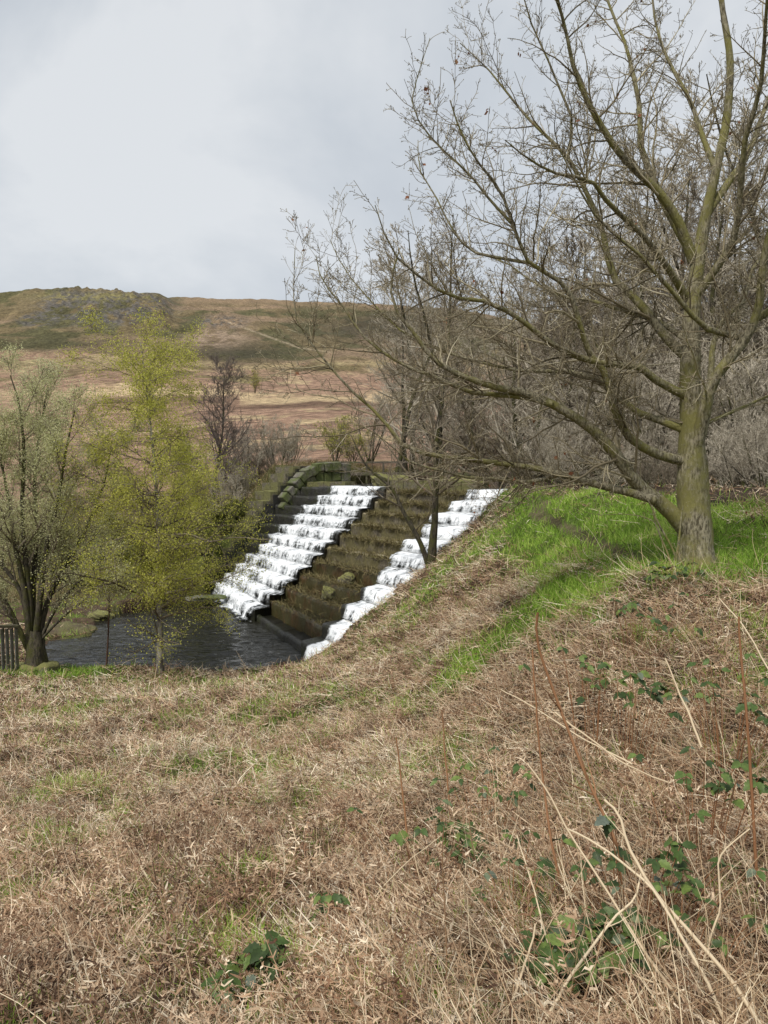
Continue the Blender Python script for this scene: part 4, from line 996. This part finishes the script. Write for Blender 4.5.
# far bank tussocks
fbk = Acc(); n = 90000
x = rng.uniform(-26, 20, n); y = rng.uniform(30, 52, n); z = height(x, y); sd = poly_sd(x, y, SPOLY); sp = poly_sd(x, y, POOL); sc = poly_sd(x, y, CREEK)
ok = (sd > .7) & (sp > .1) & (sc > .1) & (y > 31) & (z > -6.1) & (fbm(x*.8, y*.8, 3, 3) > .38) & (wood_floor(x, y, z) < .5); x, y, z = x[ok], y[ok], z[ok]; n = len(x)
rb, _ = strands(x, y, z, rng.uniform(.15, .45, n), np.full(n, .028), rng.uniform(.3, 1.4, n), rng.uniform(0, 6.28, n), rng.normal(0, .8, n), 4, np.clip(fbm(x*.6, y*.6, 9, 3)+rng.normal(0, .2, n), 0, 1)); fbk.add(*rb)
tag(link('bank_grass', fbk.mesh('bank_grass'), tint_mat('bank_tussock', [(0, (.09, .10, .025)), (.4, (.17, .155, .05)), (.7, (.27, .20, .11)), (1, (.36, .27, .17))], .85, .15)), 'rough olive and tan tussock grass on the banks beyond the pool', 'grass', kind='stuff')

# ================================================================ STALKS, BRAMBLES, TUFTS
M_REDST = tint_mat('red_brown_stem', [(0, (.22, .10, .045)), (1, (.34, .18, .09))], .55)
M_PALEST = tint_mat('pale_dry_stem', [(0, (.55, .43, .28)), (1, (.70, .58, .40))], .6)
def stalk(pts, r0, r1, name, m, label, cat, side=None, group=None, m_=18):
    w = [P(u, v, d) for u, v, d in pts]
    # root the lowest end in the ground
    p, r = catmull(w, np.linspace(r0, r1, len(w)), m_)
    p = p+np.cumsum(rng.normal(size=p.shape)*.0012, axis=0)
    ac = Acc(); ac.add(*tubes_raw(p[None], r[None], 7))
    base = p[0] if p[0, 2] < p[-1, 2] else p[-1]
    root = empty(name, base); o = link('stem', ac.mesh('stem'), m, None, True); add_part(o, root)
    if side:
        a1, r1_ = grow(p[None], r[None], side, (.25, .97), (25, 60), .25, 6, .1, .05, .6, .0012); b = Acc(); b.add(*tubes_raw(a1, r1_, 5)); o = link('side_shoots', b.mesh('side_shoots'), m); add_part(o, root)
    tag(root, label, cat, group); return root
rng = np.random.default_rng(202)
stalk([(648,925,2.45),(625,868,2.5),(609,830,2.55),(584,775,2.62),(556,700,2.7),(537,645,2.72),(537,615,2.7)], .0065, .0045, 'woody_shoot', M_REDST, 'long leaning red-brown stem crossing the tangle, cut off at its top', 'shoot', 4)
stalk([(566,905,2.6),(553,850,2.65),(544,780,2.75),(537,700,2.8),(533,650,2.85)], .0055, .003, 'woody_shoot', M_REDST, 'upright thin orange-brown stem just left of the leaning red-brown one', 'shoot')
stalk([(757,880,2.6),(752,800,2.65),(747,720,2.7),(742,660,2.75),(738,618,2.78)], .006, .004, 'woody_shoot', M_REDST, 'upright red-brown stem near the right edge of the photo', 'shoot')
stalk([(411,875,3.2),(408,830,3.25),(403,780,3.3),(399,735,3.3)], .006, .003, 'woody_shoot', M_REDST, 'short orange-brown stem left of the dark green bramble leaves', 'shoot')
stalk([(450,815,3.7),(447,780,3.75),(444,745,3.8),(442,712,3.8)], .005, .003, 'woody_shoot', M_REDST, 'slim tan-brown upright stem above the dark green bramble leaves in the middle', 'shoot')
pale = [
 ([(680,1000,1.9),(650,958,1.95),(621,910,2.05),(574,835,2.25),(545,785,2.35),(529,762,2.4)], .0042, 'long straight pale stalk running up left to the thicket of stems'),
 ([(770,1040,1.75),(734,985,1.85),(694,935,1.95),(654,890,2.05),(629,845,2.15),(619,812,2.2),(604,797,2.25)], .0062, 'thickest pale bent stalk at the bottom right corner with hooked tip'),
 ([(731,1035,1.8),(706,980,1.85),(684,940,1.92),(660,900,2.0),(644,880,2.05),(600,845,2.2),(570,828,2.3)], .005, 'pale stalk running just below the thickest bent one'),
 ([(540,1030,1.8),(574,975,1.9),(600,940,1.96),(621,912,2.02),(638,896,2.05),(646,872,2.1)], .0045, 'pale stalk leaning the other way and crossing the long straight one'),
 ([(500,1035,1.85),(514,995,1.9),(526,958,1.98),(534,925,2.05)], .0042, 'short pale stalk at the bottom centre edge'),
 ([(548,945,2.1),(542,918,2.15),(530,875,2.3),(516,835,2.45)], .003, 'thin whitish stalk leaning left above the bottom bramble leaves'),
 ([(702,965,2.1),(712,930,2.12),(721,905,2.15),(722,862,2.2),(735,845,2.22),(752,832,2.25)], .0036, 'pale angular stalk with a bend near the right edge'),
 ([(384,934,2.6),(430,930,2.6),(486,926,2.6)], .0032, 'pale straight stalk lying level in the lower middle'),
 ([(555,712,3.3),(590,738,3.15),(624,762,3.0),(650,775,2.95),(672,782,2.9)], .0045, 'pale stalk lying across behind the leaning red-brown stem'),
 ([(702,748,3.1),(690,715,3.2),(681,696,3.3),(667,658,3.4)], .0055, 'pale forked-looking dead stalk standing below the oak'),
 ([(790,700,2.9),(768,668,3.0),(744,626,3.1),(720,598,3.2)], .004, 'pale arching stalk at the right edge beneath the oak'),
 ([(632,764,3.3),(600,748,3.4),(570,731,3.5),(535,708,3.7),(500,689,3.9)], .004, 'pale stalk lying on the slope left of the leaning red-brown stem'),
 ([(660,985,1.9),(610,968,1.95),(574,978,1.9)], .0025, 'thin pale twig crossing near the bottom bramble leaves'),
]
for i, (pts, r, lb) in enumerate(pale): stalk(pts, r, r*.6, 'dry_stalk', M_PALEST, lb, 'dry stalk', 3 if i in (1, 3, 6, 9) else None)
# a tangle of fine pale stems on the right that nobody could count
tg = Acc(); n = 2000
u = np.where(rng.random(n) < .6, rng.uniform(430, 800, n), rng.uniform(-30, 800, n)); dd = np.exp(rng.uniform(math.log(1.7), math.log(11), n))
x = (u-384)/F*dd; y = dd; z = height(x, y); g_, _ = ground_mask(x, y, z); ok = g_ < .5; x, y, z = x[ok], y[ok], z[ok]; n = len(x)
rb, ol = strands(x, y, z, rng.uniform(.2, .6, n), np.full(n, .003), np.where(rng.random(n) < .3, rng.uniform(.4, 1.2, n), rng.uniform(0, .35, n)), rng.uniform(0, 6.28, n), rng.normal(0, .65, n), 8, rng.random(n))
tg.add(*tubes_raw(ol, np.linspace(1, .5, 8)[None]*rng.uniform(.0013, .003, (n, 1)), 5))
tag(link('stem_tangle', tg.mesh('stem_tangle'), M_STRAW), 'loose pale dead stems strewn over the slope, thickest at the right', 'dead stems', kind='stuff')

M_BRLEAF = None
def bramble_mat():
    m, nt, b = mat('bramble_leaf')
    a = N(nt, 'ShaderNodeAttribute', attribute_name='tint')
    r = ramp(nt, [(0, (.028, .048, .012)), (.5, (.055, .095, .02)), (.8, (.13, .18, .04)), (.9, (.11, .13, .10)), (1, (.16, .06, .035))], a.outputs['Fac'])
    n = noise(nt, 60, 3, .6, geo(nt)); rr = ramp(nt, [(.3, (.7, .7, .7)), (.7, (1.3, 1.3, 1.3))], n.outputs[0]); c = mix(nt, r.outputs[0], rr.outputs[0], 1.0, 'MULTIPLY')
    nt.links.new(c, b.inputs['Base Color']); b.inputs['Roughness'].default_value = .55; b.inputs['Specular IOR Level'].default_value = .3; bump(nt, b, n.outputs[0], .3, .002); return m
M_BRLEAF = bramble_mat()
def leaf_geo(cen, axis, nrm, size, seed):
    """toothed ovate leaf folded slightly along its midrib"""
    ts = np.linspace(0, 1, 9); w = .30*np.sin(np.pi*ts**.8)**.85*(1+.16*np.where(np.arange(9) % 2, 1, -1)); w[0] = .01; w[-1] = 0
    s = np.cross(nrm, axis); V = []
    for t, wi in zip(ts, w):
        c = cen+axis*t*size-nrm*(.22*t*t*size)
        V += [c+s*wi*size+nrm*wi*.35*size, c, c-s*wi*size+nrm*wi*.35*size]
    V = np.array(V); q = grid_q(9, 3); return V, q
def bramble(u, v, d, n, spread, size, label, h=.22, hue=0):
    root = empty('bramble', on_ground(u, d)); base = np.array(root.location)
    c = P(u, v, d); ac = Acc(); stv = Acc()
    size = size*1.22; n = int(n*2.2)
    for k in range(n):
        off = rng.normal(size=3)*np.array([spread, spread*.7, spread*.45]); q0 = c+off; gz = hz(q0[0], q0[1])[0]; q0[2] = max(q0[2], gz+.13+rng.random()*.08)
        root0 = base+np.array([off[0]*.4, off[1]*.4, -.02]); mid = (root0+q0)/2+np.array([0, 0, .06])
        p, r = catmull([root0, mid, q0], [.0022, .0018, .0012], 8); stv.add(*tubes_raw(p[None], r[None], 5))
        az = rng.uniform(0, 6.28); tilt = rng.uniform(-.1, .6)
        for j, da in enumerate((0, 1.25, -1.25)):
            ax = unit(np.array([math.cos(az+da), math.sin(az+da), -.25+rng.normal()*.2]))
            nr = unit(np.array([rng.normal()*.35, -.35+rng.normal()*.35, 1.0])); nr = unit(nr-(nr@ax)*ax)
            V, qq = leaf_geo(q0+ax*.006, ax, nr, size*rng.uniform(.7, 1.2)*(1 if j == 0 else .8), k); tt = np.full(len(V), np.clip(rng.random()*.9+hue, 0, 1)); ac.add(V, qq, tt)
    o = link('stems', stv.mesh('stems'), M_REDST, None, True); add_part(o, root)
    o = link('foliage', ac.mesh('foliage'), M_BRLEAF, None, True); add_part(o, root)
    tag(root, label, 'bramble'); return root
rng = np.random.default_rng(303)
bramble(446, 835, 3.2, 16, .13, .048, 'dark green bramble patch in the middle of the slope beside the short orange stem')
bramble(590, 965, 2.1, 13, .10, .055, 'bramble with large dark leaves under the crossing pale stalks at bottom right')
bramble(560, 985, 2.0, 6, .06, .05, 'small rosette of bramble leaves at the bottom just left of the crossing stalks')
bramble(655, 850, 2.4, 12, .13, .045, 'mid green bramble between the leaning red-brown stem and the right edge stem')
bramble(715, 778, 2.8, 9, .12, .045, 'bright green bramble sprig halfway up against the right edge stem')
bramble(633, 688, 4.0, 9, .12, .055, 'dark rounded bramble leaves low in the grass left below the oak')
bramble(600, 660, 4.3, 7, .16, .045, 'greyish bramble leaves on the edge of the green band')
bramble(672, 585, 7.4, 12, .16, .065, 'grey-green bramble sprouting at the left foot of the oak trunk')
bramble(640, 612, 5.6, 9, .18, .055, 'bramble leaves arching over the grass below and left of the oak')
bramble(265, 985, 2.3, 6, .05, .05, 'small bramble sprig near the bottom left of centre')
bramble(222, 1014, 2.15, 4, .03, .05, 'tiny bramble sprig cut by the bottom edge')
bramble(740, 680, 3.6, 9, .2, .045, 'bramble leaves in straw at the right below the oak')
bramble(487, 790, 3.5, 8, .16, .04, 'thin bramble leaves scattered right of the middle bramble patch')
bramble(330, 936, 2.7, 3, .06, .04, 'single small bramble sprout in litter at lower centre left')
bramble(520, 880, 2.5, 7, .12, .036, 'few bramble leaves in pale straw left of the crossing stalks')
bramble(700, 925, 2.15, 8, .14, .04, 'low bramble under the angular pale stalk at right')
def tuft(u, d, n, sp, ln, label):
    b = on_ground(u, d); root = empty('grass_tuft', b)
    sp = sp*.7; x = b[0]+rng.uniform(-1.2, 1.2, n)*sp; y = b[1]+rng.uniform(-1.2, 1.2, n)*sp; z = height(x, y)
    ac = Acc(); rb, _ = strands(x, y, z, rng.uniform(.6, 1.2, n)*ln, rng.uniform(.003, .006, n)*1.1, rng.uniform(.4, 1.4, n), rng.uniform(0, 6.28, n), rng.normal(0, .8, n), 6, rng.uniform(.25, .9, n)); ac.add(*rb)
    o = link('blades', ac.mesh('blades'), M_GRASS); add_part(o, root); tag(root, label, 'grass tuft'); return root
for u, d, n, sp, ln, lb in [(112,6.0,130,.09,.14,'bright green grass tuft alone in the bracken at mid left'),(118,3.6,90,.11,.12,'thin grass tuft low on the left side of the slope'),(243,3.5,110,.11,.13,'pale green grass tuft left of centre low on the slope'),
   (745,2.6,110,.08,.14,'green grass tuft by the right edge beside the angular pale stalk'),(602,3.0,70,.07,.13,'narrow green tuft behind the crossing pale stalks'),(463,2.5,60,.04,.12,'small green tuft in the lower middle right of the level pale stalk'),
   (385,4.6,80,.1,.12,'sparse green tuft on the open slope in the centre'),(570,4.0,120,.15,.13,'green tuft at the lower end of the green band'),(215,5.2,60,.1,.1,'faint green tuft on the left half of the slope'),(330,3.0,60,.08,.12,'thin green tuft at lower centre')]:
    tuft(u, d, n, sp, ln, lb)
# thin saplings rising before the pool
for (u, v0, v1, d) in [(108, 668, 560, 20.6)]:
    root = stalk([(u-2, 672, d), (u, 640, d), (u+1, 600, d), (u-1, 560, d)], .03, .008, 'sapling', tint_mat('sapling_bark', [(0, (.09, .05, .035)), (1, (.14, .08, .06))], .8), 'thin reddish sapling at the near pool edge left of the birch', 'sapling', 14)

# ================================================================ SKY, SUN, CAMERA
w = bpy.data.worlds.new('World'); SC.world = w; w.use_nodes = True; nt = w.node_tree
bg = nt.nodes['Background']
SUN_EL, SUN_AZ = math.radians(52), math.radians(215)   # azimuth clockwise from +Y: behind and to the left
sky = N(nt, 'ShaderNodeTexSky'); sky.sky_type = 'NISHITA'; sky.sun_disc = False; sky.sun_elevation = SUN_EL; sky.sun_rotation = SUN_AZ; sky.air_density = 1.0; sky.dust_density = 2.0
tc = N(nt, 'ShaderNodeTexCoord')
mp = N(nt, 'ShaderNodeMapping'); mp.inputs['Scale'].default_value = (1, 1, 1.25); nt.links.new(tc.outputs['Generated'], mp.inputs[0])
n1 = noise(nt, 2.1, 6, .55, mp.outputs[0], .3)
cl = ramp(nt, [(.34, (5.2, 5.6, 6.15)), (.48, (6.2, 6.6, 7.05)), (.62, (7.7, 7.95, 8.2))], n1.outputs[0])
mx = mix(nt, sky.outputs[0], cl.outputs[0], .90)
nt.links.new(mx, bg.inputs['Color']); bg.inputs['Strength'].default_value = .050
sl = bpy.data.lights.new('sun', 'SUN'); sl.energy = 1.5; sl.angle = math.radians(10); sl.color = (1, .96, .90)
so = bpy.data.objects.new('sun', sl); COL.objects.link(so)
from mathutils import Vector
sd = Vector((math.sin(SUN_AZ)*math.cos(SUN_EL), math.cos(SUN_AZ)*math.cos(SUN_EL), math.sin(SUN_EL)))
so.rotation_euler = (-sd).to_track_quat('-Z', 'Y').to_euler()
cam = bpy.data.cameras.new('camera'); co = bpy.data.objects.new('camera', cam); COL.objects.link(co)
cam.sensor_fit = 'VERTICAL'; cam.sensor_height = 36; cam.sensor_width = 27; cam.lens = F/1024*36; cam.clip_start = .05; cam.clip_end = 6000
co.location = (0, 0, 0); co.rotation_euler = (math.pi/2-PIT, 0, 0); SC.camera = co
SC.view_settings.view_transform = 'Standard'; SC.view_settings.look = 'None'; SC.view_settings.exposure = 1.05; SC.view_settings.gamma = 1
SC.cycles.max_bounces = 6; SC.cycles.transparent_max_bounces = 12
